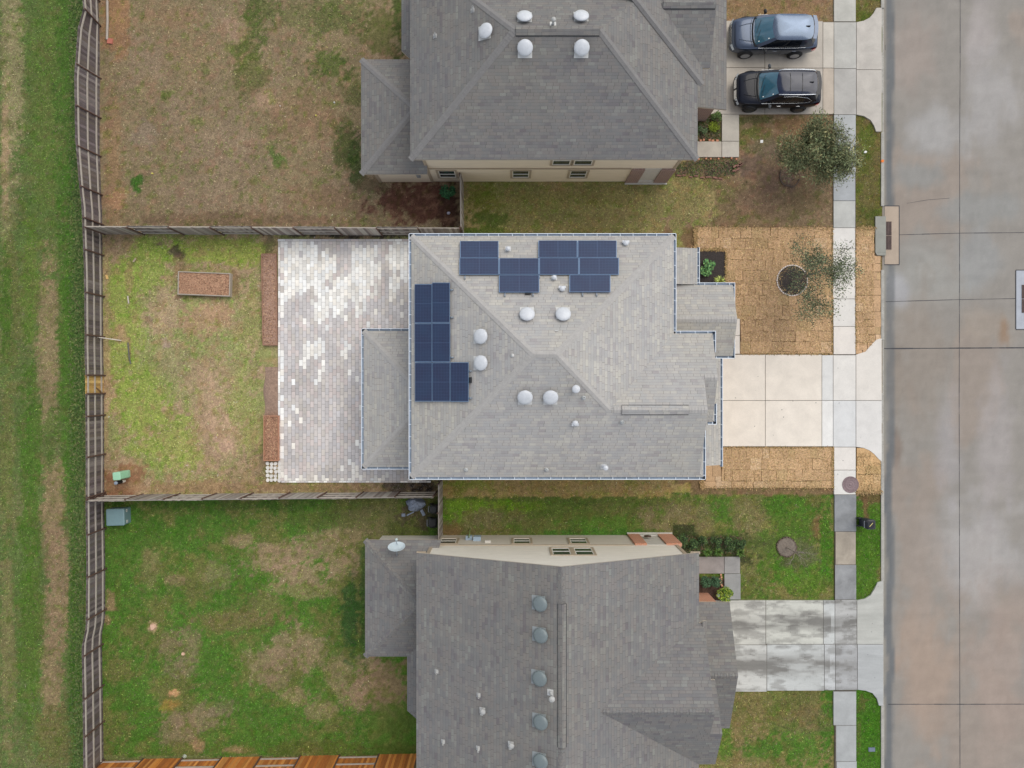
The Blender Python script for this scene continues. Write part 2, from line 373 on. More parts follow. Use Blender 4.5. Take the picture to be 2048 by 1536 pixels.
# ================================================================== ground colours (turf, dry turf, bare soil, plus some shade painted in)
def sstep(a, b, x):
    t = np.clip((x - a) / (b - a), 0, 1); return t * t * (3 - 2 * t)
REG = []      # (x0,y0,x1,y1, base colour, second colour, mix scale, blobs)
def colour_field(X, Y):
    PX = 1024 + X * 36.5; PY = 768 - Y * 36.5
    n1 = fbm(X * 0.45, Y * 0.45, 5, 0); n2 = fbm(X * 1.7 + 40, Y * 1.7, 4, 2); n3 = fbm(X * 6 + 9, Y * 6, 3, 4); n4 = fbm(X * .9 + 99, Y * .9, 4, 5)
    out = np.zeros(X.shape + (3,)); out[:] = (110, 115, 70)
    for (x0, y0, x1, y1, c1, c2, bias, blobs) in REG:
        wob = (n2 - .5) * 10
        wx = np.where((PX > 1270) & (PX < 1540) & (x1 - x0 > 200), (n4 - .5) * 230, wob) if x1 - x0 > 200 else wob
        msk = (PX + wx >= x0) & (PX + wx < x1) & (PY + wob >= y0) & (PY + wob < y1)
        if not msk.any(): continue
        px = PX[msk]; py = PY[msk]; a = n1[msk]; b = n2[msk]; c = n3[msk]; d = n4[msk]
        m = sstep(.42, .58, a * .45 + b * .35 + d * .2 + (c - .5) * .25 + bias)
        col = np.array(c1)[None] * (1 - m[:, None]) + np.array(c2)[None] * m[:, None]
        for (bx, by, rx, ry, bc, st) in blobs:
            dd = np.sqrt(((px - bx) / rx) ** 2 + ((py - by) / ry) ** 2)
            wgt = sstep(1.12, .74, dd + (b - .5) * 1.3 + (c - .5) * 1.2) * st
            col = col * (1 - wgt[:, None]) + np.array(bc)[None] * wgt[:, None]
        f1 = sstep(.56, .74, fbm(X[msk] * 3.1 + 5, Y[msk] * 3.1, 3, 6))[:, None] * .55; col = col * (1 - f1) + (np.array(c1) * .5 + np.array(c2) * .5)[None] * np.array((1.04, .93, .95))[None] * f1
        f2 = sstep(.58, .76, fbm(X[msk] * 3.7 + 77, Y[msk] * 3.7, 3, 7))[:, None] * .6; col = col * (1 - f2) + (col * np.array((.80, .96, .66))[None]) * f2
        col = col * (0.90 + 0.2 * c[:, None]) * (0.94 + .12 * d[:, None])
        out[msk] = col
    return lin(np.clip(out, 8, 250))
GRN = (88, 118, 50); GRN2 = (76, 108, 40); LIME = (104, 138, 48); DKG = (64, 88, 42); TANC = (146, 122, 98); PINK = (150, 124, 102); OLV = (104, 100, 62); PALE = (168, 150, 126)
REG += [
 (-900, -900, 170, 2500, (114, 116, 76), (92, 109, 60), .0, [
   (12, 200, 14, 420, (140, 132, 96), .7), (30, 150, 22, 200, (150, 138, 104), .8), (95, 200, 45, 320, (96, 114, 56), .75), (135, 200, 26, 500, (80, 110, 48), .8),
   (10, 300, 8, 120, (165, 140, 110), .8), (20, 620, 24, 160, (104, 108, 60), .7), (95, 700, 34, 200, (150, 126, 100), .75), (60, 560, 20, 150, (96, 116, 52), .8),
   (140, 720, 26, 340, (76, 110, 42), .85), (12, 640, 12, 120, (74, 104, 40), .8), (15, 900, 14, 200, (112, 116, 66), .7), (60, 950, 24, 260, (78, 108, 42), .8), (105, 1010, 26, 120, (150, 126, 98), .8),
   (120, 1180, 30, 140, (148, 124, 98), .85), (100, 1330, 26, 120, (146, 124, 96), .85), (60, 1250, 26, 200, (86, 110, 46), .8), (15, 1300, 16, 260, (132, 122, 84), .7), (150, 1300, 14, 340, (70, 104, 38), .85),
   (158, 350, 12, 600, (70, 98, 52), .7), (110, 1480, 40, 60, (110, 106, 62), .7), (100, 880, 14, 60, (84, 106, 50), .7)]),  # dark green strip at the fence foot: the fence's shadow, painted in
 (170, -900, 925, 463, (142, 124, 101), (134, 119, 92), .0, [
   (230, 40, 30, 90, (156, 120, 88), .8), (225, 330, 22, 160, (150, 120, 90), .6), (500, 60, 30, 60, (88, 100, 52), .8), (485, 110, 26, 34, (96, 102, 56), .8), (520, 20, 40, 26, (92, 100, 56), .7),
   (470, 60, 22, 26, (160, 134, 112), .8), (660, 130, 40, 36, (90, 100, 54), .85), (690, 30, 60, 40, (100, 104, 62), .7), (500, 150, 40, 50, (104, 104, 62), .7), (620, 30, 60, 40, (104, 106, 66), .55),
   (275, 362, 14, 17, (72, 108, 46), .9), (330, 190, 10, 10, (96, 104, 54), .7), (410, 140, 9, 12, (92, 104, 54), .7), (560, 320, 14, 14, (88, 110, 54), .8), (545, 300, 8, 16, (88, 108, 54), .7), (690, 290, 26, 60, (84, 90, 52), .8),
   (710, 330, 16, 60, (70, 84, 46), .8), (705, 180, 20, 40, (84, 92, 50), .6), (765, 60, 40, 60, (96, 98, 56), .7), (800, 20, 16, 100, (72, 84, 44), .8), (530, 200, 34, 24, (164, 136, 114), .7), (290, 270, 30, 30, (140, 124, 108), .6),
   (480, 440, 240, 14, (118, 98, 78), .7), (660, 400, 80, 30, (130, 106, 84), .6), (610, 230, 80, 60, (134, 112, 86), .6), (835, 400, 80, 46, (96, 66, 56), .95), (900, 420, 24, 50, (78, 56, 48), .9), (740, 370, 40, 16, (104, 92, 68), .7),
   (380, 120, 50, 60, (136, 118, 88), .5), (340, 30, 60, 30, (144, 118, 92), .6), (235, 395, 20, 24, (168, 130, 100), .7)]),
 (170, 463, 882, 993, (150, 152, 98), (166, 142, 114), -.03, [
   (245, 640, 38, 150, (150, 162, 82), .75), (300, 495, 60, 30, (146, 164, 76), .7), (440, 500, 110, 34, (148, 160, 76), .8), (290, 540, 60, 50, (144, 162, 78), .7), (280, 800, 60, 90, (148, 162, 80), .75), (350, 880, 70, 60, (148, 160, 80), .7),
   (235, 485, 34, 28, (160, 136, 112), .85), (330, 620, 40, 50, (176, 150, 124), .8), (420, 640, 60, 36, (176, 146, 116), .9), (440, 620, 30, 20, (180, 148, 118), .8), (420, 760, 60, 60, (178, 150, 124), .75), (440, 850, 50, 60, (184, 154, 128), .85), (435, 890, 24, 20, (190, 158, 134), .9),
   (345, 720, 40, 40, (160, 146, 112), .6), (240, 665, 16, 20, (178, 146, 116), .8), (500, 640, 26, 80, (154, 148, 96), .6), (480, 800, 30, 60, (152, 156, 92), .6), (505, 870, 26, 50, (154, 152, 92), .7), (350, 500, 10, 10, (98, 88, 72), .9), (360, 510, 9, 8, (92, 80, 68), .9), (318, 488, 9, 5, (120, 104, 84), .9),
   (212, 700, 7, 240, (176, 148, 116), .7), (232, 975, 54, 30, (148, 108, 82), .97), (260, 950, 34, 26, (152, 112, 86), .9), (395, 590, 46, 10, (130, 104, 82), .7), (470, 570, 12, 30, (140, 112, 88), .7), (360, 540, 14, 26, (140, 112, 88), .6), (330, 685, 10, 10, (170, 146, 134), .8),
   (400, 975, 180, 14, (164, 134, 104), .85), (640, 975, 200, 11, (148, 122, 92), .8), (700, 468, 130, 9, (70, 62, 56), .9), (540, 480, 12, 30, (124, 112, 84), .7), (800, 975, 60, 14, (96, 84, 74), .9), (258, 560, 8, 40, (150, 122, 96), .5), (520, 930, 20, 40, (142, 122, 96), .7), (480, 960, 40, 20, (160, 136, 108), .7), (850, 978, 30, 20, (52, 44, 42), .9), (300, 640, 8, 8, (120, 104, 90), .6), (258, 705, 3, 30, (150, 120, 96), .8)]),
 (170, 993, 878, 1512, (82, 116, 46), (108, 110, 62), -.045, [
   (240, 1100, 40, 90, (84, 118, 48), .7), (560, 1115, 70, 34, (156, 130, 107), .8), (600, 1150, 60, 30, (160, 134, 111), .8), (640, 1090, 46, 30, (151, 128, 104), .7), (700, 1070, 60, 24, (149, 126, 100), .7), (480, 1080, 30, 16, (151, 126, 102), .7), (430, 1150, 34, 26, (147, 126, 100), .6), (300, 1130, 20, 50, (139, 124, 89), .6),
   (350, 1160, 30, 12, (149, 124, 98), .7), (470, 1240, 90, 20, (124, 109, 74), .75), (530, 1210, 50, 26, (128, 111, 79), .6), (305, 1255, 12, 14, (209, 171, 143), .85), (340, 1290, 26, 30, (139, 117, 94), .75), (380, 1290, 26, 40, (139, 119, 96), .7), (360, 1340, 30, 20, (134, 117, 94), .7), (600, 1300, 64, 40, (151, 128, 104), .8), (530, 1330, 44, 40, (147, 126, 100), .75), (560, 1350, 40, 30, (141, 119, 96), .6),
   (690, 1130, 40, 34, (160, 134, 109), .8), (600, 1180, 70, 16, (154, 130, 102), .6), (345, 1385, 14, 10, (214, 158, 119), .8), (340, 1410, 22, 14, (203, 141, 77), .45), (400, 1435, 60, 26, (141, 119, 98), .75), (355, 1470, 40, 22, (141, 119, 98), .7), (440, 1420, 30, 20, (134, 119, 96), .6), (480, 1500, 26, 8, (166, 130, 107), .7), (590, 1390, 26, 22, (154, 130, 102), .75), (640, 1420, 30, 24, (147, 126, 98), .7), (680, 1350, 30, 50, (151, 128, 102), .7),
   (760, 1370, 60, 50, (145, 119, 96), .85), (735, 1330, 26, 26, (158, 132, 107), .8), (720, 1380, 30, 40, (151, 126, 102), .8), (790, 1440, 40, 30, (90, 106, 50), .7), (785, 1500, 60, 20, (84, 100, 46), .7), (700, 1230, 18, 90, (56, 88, 46), .7), (728, 1200, 10, 140, (66, 92, 46), .7), (620, 1500, 100, 20, (100, 100, 52), .6),  # narrow dark greens left of the lower house are its shade, painted in
   (220, 1200, 10, 24, (160, 128, 102), .8), (215, 1240, 8, 10, (160, 126, 102), .8), (395, 1490, 12, 14, (175, 134, 109), .7), (450, 1010, 200, 12, (70, 96, 40), .6), (760, 1040, 80, 40, (112, 104, 72), .8), (820, 1060, 40, 20, (84, 92, 48), .8), (840, 1030, 40, 24, (86, 76, 62), .8), (640, 1040, 60, 20, (96, 104, 56), .6), (290, 1060, 80, 40, (76, 110, 42), .7)]),  # long dark strip below the dividing fence is painted fence shade
 (925, -900, 1390, 463, (156, 140, 98), (132, 130, 80), .0, [
   (1140, 400, 230, 16, (138, 132, 80), .6), (1150, 440, 240, 16, (124, 116, 78), .6), (980, 440, 40, 16, (88, 104, 48), .8), (970, 390, 30, 30, (112, 120, 52), .7), (1250, 385, 60, 24, (150, 138, 92), .6), (1350, 400, 60, 60, (132, 124, 84), .6)]),
 (882, 455, 1420, 500, (124, 122, 72), (140, 128, 88), .0, [(960, 462, 60, 10, (96, 112, 48), .8), (1370, 475, 40, 20, (140, 140, 84), .8)]),
 (1390, -900, 1670, 457, (140, 118, 92), (134, 114, 90), .0, [
   (1560, 20, 130, 40, (142, 116, 82), .7), (1510, 275, 34, 34, (98, 104, 52), .8), (1500, 240, 60, 10, (88, 88, 56), .7), (1600, 250, 60, 20, (128, 100, 72), .6), (1540, 300, 40, 26, (128, 112, 96), .7), (1440, 335, 50, 18, (92, 82, 70), .85), (1400, 328, 50, 10, (96, 92, 56), .7), (1490, 330, 40, 22, (120, 100, 88), .7),
   (1420, 380, 70, 24, (118, 112, 72), .7), (1520, 400, 60, 30, (120, 98, 80), .6), (1460, 440, 80, 20, (122, 102, 76), .6), (1610, 400, 50, 40, (124, 108, 80), .6), (1560, 350, 50, 30, (128, 104, 90), .6), (1440, 420, 60, 16, (124, 108, 80), .6), (1580, 352, 20, 20, (124, 106, 94), .8)]),
 (1700, -900, 1775, 457, (118, 106, 68), (96, 100, 48), .0, [(1730, 35, 16, 14, (92, 106, 42), .8), (1735, 280, 16, 50, (92, 104, 44), .75), (1740, 380, 20, 50, (112, 100, 66), .7), (1740, 430, 24, 20, (92, 92, 50), .7), (1740, 240, 16, 8, (130, 108, 80), .7)]),
 (882, 955, 1420, 1000, (148, 144, 78), (160, 138, 94), .0, [
   (940, 970, 50, 14, (128, 136, 64), .7), (1040, 972, 60, 12, (150, 130, 90), .7), (1250, 972, 110, 12, (160, 136, 100), .7)]),
 (882, 995, 1390, 1085, (114, 116, 68), (96, 112, 54), .0, [
   (935, 1012, 40, 18, (118, 150, 50), .9), (910, 1030, 26, 20, (108, 142, 48), .9), (1025, 1012, 40, 14, (114, 146, 46), .9), (1060, 1010, 30, 12, (104, 132, 46), .8), (980, 1040, 60, 20, (130, 120, 86), .7), (1100, 1050, 60, 16, (112, 114, 66), .7), (1200, 1050, 80, 20, (88, 124, 48), .8), (1290, 1005, 50, 16, (98, 108, 56), .7), (1340, 1040, 50, 30, (134, 120, 90), .8),
   (1150, 1000, 60, 14, (84, 104, 48), .6), (1180, 1066, 110, 10, (74, 116, 44), .85), (900, 1060, 24, 14, (130, 100, 70), .7), (1000, 1064, 60, 8, (124, 110, 74), .6)]),
 (1340, 985, 1670, 1200, (86, 112, 46), (122, 116, 70), -.02, [
   (1440, 1030, 30, 30, (80, 114, 44), .85), (1500, 1030, 40, 40, (130, 118, 82), .8), (1380, 1040, 60, 34, (124, 110, 80), .75), (1590, 1010, 60, 26, (74, 110, 38), .8), (1630, 990, 20, 24, (112, 98, 64), .7), (1640, 1055, 16, 24, (122, 94, 66), .8), (1500, 1120, 34, 60, (132, 118, 82), .7), (1590, 1140, 60, 50, (84, 122, 42), .85), (1655, 1080, 14, 110, (72, 112, 36), .85),
   (1600, 1110, 40, 30, (104, 98, 76), .7), (1430, 1115, 90, 16, (64, 66, 44), .8), (1620, 1175, 50, 24, (96, 116, 48), .7), (1540, 1090, 40, 26, (92, 110, 52), .6), (1440, 1085, 90, 18, (84, 92, 54), .6)]),
 (1395, 1155, 1450, 1210, (78, 62, 54), (92, 74, 64), .0, []),
 (1395, 222, 1450, 285, (96, 88, 60), (84, 92, 46), .0, []),
 (1345, 1050, 1390, 1110, (70, 78, 46), (66, 66, 44), .0, []),
 (1390, 1380, 1675, 2500, (108, 114, 60), (132, 118, 80), .0, [
   (1480, 1420, 60, 40, (126, 114, 74), .7), (1620, 1400, 60, 30, (104, 104, 60), .7), (1530, 1500, 60, 26, (80, 116, 44), .8), (1600, 1490, 60, 40, (78, 116, 42), .8), (1655, 1440, 16, 100, (72, 114, 38), .85), (1610, 1440, 50, 30, (120, 104, 76), .6), (1450, 1490, 16, 50, (88, 120, 46), .7), (1480, 1530, 80, 16, (138, 122, 84), .7)]),
 (1705, 985, 1790, 1205, (74, 110, 34), (82, 112, 42), .0, [(1745, 995, 30, 16, (110, 88, 62), .85), (1732, 1020, 8, 24, (116, 88, 64), .8), (1762, 1150, 8, 24, (130, 110, 76), .7)]),
 (1705, 1375, 1790, 2500, (68, 110, 30), (74, 110, 38), .0, [(1725, 1410, 12, 16, (110, 96, 62), .7), (1718, 1460, 5, 40, (96, 100, 54), .7)]),
 (1385, 455, 1800, 990, (130, 110, 80), (120, 100, 74), .0, []),
]
def grid_sheet(name, x0, x1, y0, y1, step, field, mat, z=0.0, zf=None):
    nx = int(round((x1 - x0) / step)) + 1; ny = int(round((y1 - y0) / step)) + 1
    xs = np.linspace(x0, x1, nx); ys = np.linspace(y0, y1, ny); X, Y = np.meshgrid(xs, ys)
    Z = np.full(X.shape, z) if zf is None else zf(X, Y)
    me = bpy.data.meshes.new(name); me.vertices.add(nx * ny)
    me.vertices.foreach_set('co', np.stack([X, Y, Z], -1).ravel())
    i = np.arange(nx * ny).reshape(ny, nx); q = np.stack([i[:-1, :-1], i[:-1, 1:], i[1:, 1:], i[1:, :-1]], -1).reshape(-1, 4)
    me.loops.add(q.size); me.loops.foreach_set('vertex_index', q.ravel()); me.polygons.add(len(q))
    me.polygons.foreach_set('loop_start', np.arange(0, q.size, 4)); me.polygons.foreach_set('loop_total', np.full(len(q), 4))
    me.update(); me.polygons.foreach_set('use_smooth', np.ones(len(q), bool))
    c = field(X, Y).reshape(-1, 3); at = me.color_attributes.new('Col', 'FLOAT_COLOR', 'POINT')
    at.data.foreach_set('color', np.concatenate([c, np.ones((len(c), 1))], 1).ravel())
    me.materials.append(mat); o = bpy.data.objects.new(name, me); COL.objects.link(o); tag(o, kind='structure'); return o
XR = GX(1765)          # back of kerb
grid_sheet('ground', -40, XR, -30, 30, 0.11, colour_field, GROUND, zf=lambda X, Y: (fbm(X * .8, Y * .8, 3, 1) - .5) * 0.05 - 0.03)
m = MB(); m.face([(-400, -400, -.35), (400, -400, -.35), (400, 400, -.35), (-400, 400, -.35)], 0, L3(104, 110, 66)); o = m.build('terrain', GROUND); tag(o, kind='structure')

# grass: loose blades over every turf area (one uncountable thing)
def build_grass(n, seed=3):
    r = np.random.default_rng(seed)
    x = r.uniform(-28.5, XR - .1, n); y = r.uniform(-21.5, 21.5, n); PX = 1024 + x * 36.5; PY = 768 - y * 36.5
    ok = np.ones(n, bool)
    for (a, b, c, d) in ((1665, -900, 1713, 2500), (556, 476, 1345, 962), (1345, 470, 1770, 985), (740, -300, 1345, 363), (1345, 0, 1395, 320), (740, 1071, 1340, 2500), (1340, 1105, 1395, 2500), (1400, 1198, 1770, 1384), (1400, 40, 1770, 230),
                         (1395, 228, 1480, 318), (1395, 1112, 1482, 1205), (522, 500, 562, 925), (356, 540, 470, 595), (1395, 457, 1420, 475), (210, 925, 285, 985), (176, -900, 208, 2500), (830, 365, 925, 445), (470, 475, 480, 476)):
        ok &= ~((PX > a) & (PX < c) & (PY > b) & (PY < d))
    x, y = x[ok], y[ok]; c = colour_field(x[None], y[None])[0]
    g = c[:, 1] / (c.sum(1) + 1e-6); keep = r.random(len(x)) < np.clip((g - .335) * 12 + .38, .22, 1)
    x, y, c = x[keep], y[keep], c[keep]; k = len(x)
    th = r.uniform(0, 2 * np.pi, k); ln = r.uniform(.05, .13, k) ; wd = r.uniform(.007, .02, k); up = r.uniform(.015, .06, k)
    z0 = (fbm(x * .8, y * .8, 3, 1) - .5) * 0.05 - 0.03
    dx, dy = np.cos(th), np.sin(th)
    v = np.zeros((k, 3, 3)); v[:, 0] = np.stack([x - dy * wd, y + dx * wd, z0 + .004], 1); v[:, 1] = np.stack([x + dy * wd, y - dx * wd, z0 + .004], 1)
    v[:, 2] = np.stack([x + dx * ln, y + dy * ln, z0 + up], 1)
    me = bpy.data.meshes.new('grass'); me.vertices.add(3 * k); me.vertices.foreach_set('co', v.ravel())
    me.loops.add(3 * k); me.loops.foreach_set('vertex_index', np.arange(3 * k)); me.polygons.add(k)
    me.polygons.foreach_set('loop_start', np.arange(0, 3 * k, 3)); me.polygons.foreach_set('loop_total', np.full(k, 3)); me.update()
    sw = r.random(k); st = (sw < .11)[:, None]; gr_ = ((sw > .8))[:, None]; lum = c.sum(1, keepdims=True)
    c = np.where(st, lum * np.array((.42, .36, .22)), c); c = np.where(gr_, c * np.array((.7, .98, .6)), c)
    br = r.lognormal(0.05, .42, k)[:, None]; c2 = np.clip(c * br * (1 + r.normal(0, .06, (k, 3))), 0.005, .7)
    cc = np.repeat(np.concatenate([c2, np.ones((k, 1))], 1), 3, 0)
    at = me.color_attributes.new('Col', 'FLOAT_COLOR', 'POINT'); at.data.foreach_set('color', cc.ravel())
    me.materials.append(LEAFM); o = bpy.data.objects.new('grass', me); COL.objects.link(o)
    tag(o, 'short patchy grass blades, green and straw coloured, covering the yards and verges', 'grass', kind='stuff')
build_grass(420000)

# ------------------------------------------------------------------ road, kerb, drains
def road_field(X, Y):
    PX = 1024 + X * 36.5; PY = 768 - Y * 36.5
    n1 = fbm(X * .35, Y * .2, 5, 1); n2 = fbm(X * 1.2, Y * .6, 4, 3); n3 = fbm(X * 5, Y * 2.5, 3, 5)
    base = np.zeros(X.shape + (3,)); base[:] = (144, 141, 137)
    pk = sstep(.5, .62, n1)[..., None]; base = base * (1 - pk * .6) + np.array((152, 140, 131)) * pk * .6
    for (bx, by, rx, ry, bc, st) in ((1880, 270, 60, 60, (162, 162, 163), .9), (1960, 60, 34, 90, (166, 161, 162), .7), (1985, 210, 50, 120, (164, 163, 164), .8), (1850, 560, 80, 70, (153, 154, 152), .8), (1960, 520, 50, 60, (148, 151, 153), .7), (1960, 1100, 90, 120, (165, 164, 165), .8), (1900, 880, 30, 110, (162, 160, 164), .6), (1990, 900, 40, 160, (162, 158, 159), .7),
                                  (1850, 1330, 60, 180, (162, 146, 134), .8), (2000, 1350, 60, 180, (160, 146, 138), .7), (1840, 720, 60, 160, (146, 138, 130), .7), (1980, 650, 60, 40, (156, 146, 136), .7), (1830, 100, 50, 90, (156, 146, 140), .7), (1840, 350, 60, 30, (140, 142, 142), .8), (1960, 420, 90, 34, (142, 144, 144), .8), (1850, 1130, 40, 120, (154, 146, 140), .6),
                                  (1795, 900, 14, 40, (120, 104, 94), .5), (1795, 750, 12, 90, (138, 130, 122), .5), (2010, 655, 12, 30, (140, 112, 88), .6), (1800, 580, 30, 34, (164, 166, 172), .8)):
        dd = np.sqrt(((PX - bx) / rx) ** 2 + ((PY - by) / ry) ** 2); wgt = (sstep(1.3, .4, dd + (n2 - .5) * 1.2 + (n3 - .5) * .4) * st)[..., None]
        base = base * (1 - wgt) + np.array(bc) * wgt
    edge = PX + (n2 - .5) * 12 + (fbm(X * 0, Y * .5, 3, 6) - .5) * 8
    gw = (sstep(1771, 1775, edge) * sstep(1792, 1784, edge))[..., None] * np.clip(.95 - sstep(500, 560, PY) * .25 * sstep(900, 800, PY), 0, 1)[..., None]
    base = base * (1 - gw) + np.array((106, 110, 114)) * gw
    gt = (sstep(1764, 1768, edge) * sstep(1774, 1771, edge))[..., None] * .6; base = base * (1 - gt) + np.array((140, 140, 134)) * gt
    base = base * (0.96 + .07 * n3[..., None]) * np.array((.975, .96, .94)); base = base * (.985 + .03 * sstep(.35, .65, fbm(X * .9, Y * 2.6, 4, 2)))[..., None]
    return lin(np.clip(base, 8, 250))
RZ = -0.09
XK = GX(1765)
grid_sheet('road', XK, 60, -45, 45, 0.16, road_field, ROADM, zf=lambda X, Y: RZ + 0.06 * sstep(0, 4.5, X - XK - .3))
def seam_z(x): return RZ + 0.06 * float(sstep(0, 4.5, x - XK - .3))
m = MB()
def seam(pts, wd=.02):
    P = []
    for a, b in zip(pts, pts[1:]):
        n = max(1, int(max(abs(a[0] - b[0]), abs(a[1] - b[1])) / 14))
        for i in range(n): P.append((a[0] + (b[0] - a[0]) * i / n, a[1] + (b[1] - a[1]) * i / n))
    P.append(pts[-1])
    for a, b in zip(P, P[1:]):
        A = Vector((GX(a[0]), GY(a[1]), seam_z(GX(a[0])) + .006)); B = Vector((GX(b[0]), GY(b[1]), seam_z(GX(b[0])) + .006)); d = (B - A).normalized()
        w_ = wd * random.uniform(.6, 1.15); s_ = Vector((-d.y, d.x, 0)) * w_ / 2; m.face([A - s_, B - s_, B + s_, A + s_])
seam([(1921, -200), (1921, 120), (1920, 300), (1920, 470), (1919, 800), (1920, 1200), (1921, 1700)], .03)
seam([(1800, 469), (1920, 466), (2300, 463)], .035); seam([(1773, 603), (1920, 599), (2033, 597)], .03); seam([(1770, 697), (2300, 694)], .06); seam([(1778, 1410), (1900, 1409), (2300, 1408)], .04)
seam([(1815, 406), (1858, 399), (1900, 396)], .018); seam([(1772, 88), (1772, 99)], .02)
o = m.build('road_joint', plain('joint_tar', L3(66, 66, 70), .9, var=.3)); tag(o, kind='structure')
# kerb (a real step) broken at the driveways
KERB = plain('kerb_concrete', L3(160, 157, 150), .9, var=.22, scale=2.5, fine=(20, .1))
def kerb(y0, y1, low=False):
    m = MB(); a, b = GY(y1), GY(y0); h = 0.03 if not low else -0.03; n = max(1, int((b - a) / 3.0))
    for i in range(n):
        ya = a + (b - a) * i / n + (.008 if i else 0); yb = a + (b - a) * (i + 1) / n
        m.hexa([(GX(1762), ya, -.3), (GX(1771), ya, -.3), (GX(1771), yb, -.3), (GX(1762), yb, -.3)], [(GX(1762), ya, h), (GX(1768), ya, h), (GX(1768), yb, h), (GX(1762), yb, h)])
    o = m.build('kerb', KERB); tag(o, kind='structure')
for y0, y1, lw in ((-250, 16, 0), (16, 265, 1), (265, 412, 0), (540, 680, 0), (680, 925, 1), (925, 1162, 0), (1162, 1410, 1), (1410, 1800, 0)): kerb(y0, y1, lw)
# storm drain aprons, inlet slab and grates
def drain(x0, y0, x1, y1, gx0, gy0, gx1, gy1, colr, label):
    z = seam_z(GX(x0)) + .014
    e = empty('storm_drain', (GX((x0 + x1) / 2), GY((y0 + y1) / 2), z), label, 'storm drain')
    m = MB(); m.box(GX(x0), GX(x1), GY(y1), GY(y0), -.3, z); m.build('apron', concrete_mat('apron_' + str(x0), False, L3(*colr), .1), e)
    m = MB(); m.box(GX(x0) - .02, GX(x1) + .04, GY(y0), GY(y0) + .045, z - .1, z + .004); m.box(GX(x0) - .02, GX(x1) + .04, GY(y1) - .045, GY(y1), z - .1, z + .004)
    m.box(GX(x1) if x1 < 2000 else GX(x0) - .045, (GX(x1) if x1 < 2000 else GX(x0) - .045) + .045, GY(y1), GY(y0), z - .1, z + .004); m.build('joint', plain('joint_tar', None), e)
    for k in range(2):
        ya = gy0 + (gy1 - gy0) * k / 2 + .6; yb = gy0 + (gy1 - gy0) * (k + 1) / 2 - .6
        m = MB(); A, B, C_, D = GX(gx0), GX(gx1), GY(yb), GY(ya)
        m.box(A, B, C_, D, z, z + .01, 1)
        nb = 16
        for i in range(nb + 1):
            yy = C_ + (D - C_ - .03) * i / nb; m.box(A, B, yy, yy + .028, z + .01, z + .03, 0)
        for xx in (A, (A + B) / 2, B - .03): m.box(xx, xx + .03, C_, D, z + .01, z + .033, 0)
        m.build('grate', [plain('rusty_iron', L3(92, 76, 72), .8, var=.25), plain('drain_shadow', L3(44, 36, 36), .9)], e)
drain(1771, 412, 1799, 528, 1771, 442, 1784, 499, (172, 156, 140), 'storm drain with tan concrete apron and brown grates at the near kerb')
drain(2033, 541, 2075, 658, 2044, 569, 2060, 626, (168, 172, 180), 'storm drain with pale grey apron cut off by the right edge of the road')
m = MB(); m.prism([(GX(1750), GY(505)), (GX(1771), GY(505)), (GX(1771), GY(433)), (GX(1750), GY(433))], -.2, .055); m.prism([(GX(1753.5), GY(511)), (GX(1771), GY(511)), (GX(1771), GY(505.2)), (GX(1750.5), GY(505.2))], -.2, .052)
o = m.build('inlet_slab', concrete_mat('inlet_slab', False, L3(146, 146, 138), .12)); tag(recenter(o, (GX(1760), GY(470), 0)), 'grey concrete inlet slab behind the kerb beside the grated drain', 'drain cover')

# ------------------------------------------------------------------ concrete slabs
def stain_field(px, py, c):
    X, Y = GX(px), GY(py); n1 = float(fbm(np.array(X * .45), np.array(Y * 2.4), 4, 1)); n2 = float(fbm(np.array(X * 1.3 + 9), np.array(Y * 3.2), 4, 5)); n3 = float(fbm(np.array(X * 4.0), np.array(Y * 5.0), 3, 2))
    tr = max(math.exp(-((py - 1243) / 15) ** 2), math.exp(-((py - 1330) / 17) ** 2)) * (1 if px < 1660 else .35)
    k = tr * (.25 + .75 * float(sstep(.3, .62, n1))) * .95 + float(sstep(.45, .68, n2)) * .42 + float(sstep(.55, .8, n3)) * .16
    k += .25 * math.exp(-abs(py - 1204) / 3) + .2 * math.exp(-abs(py - 1378) / 3) + (.16 if px > 1669 and px < 1713 else 0)
    k = min(.85, max(0, k - .04)); d = (112, 110, 106); lt = 1.08
    return [v * lt * (1 - k) + q * k for v, q in zip(c, d)]
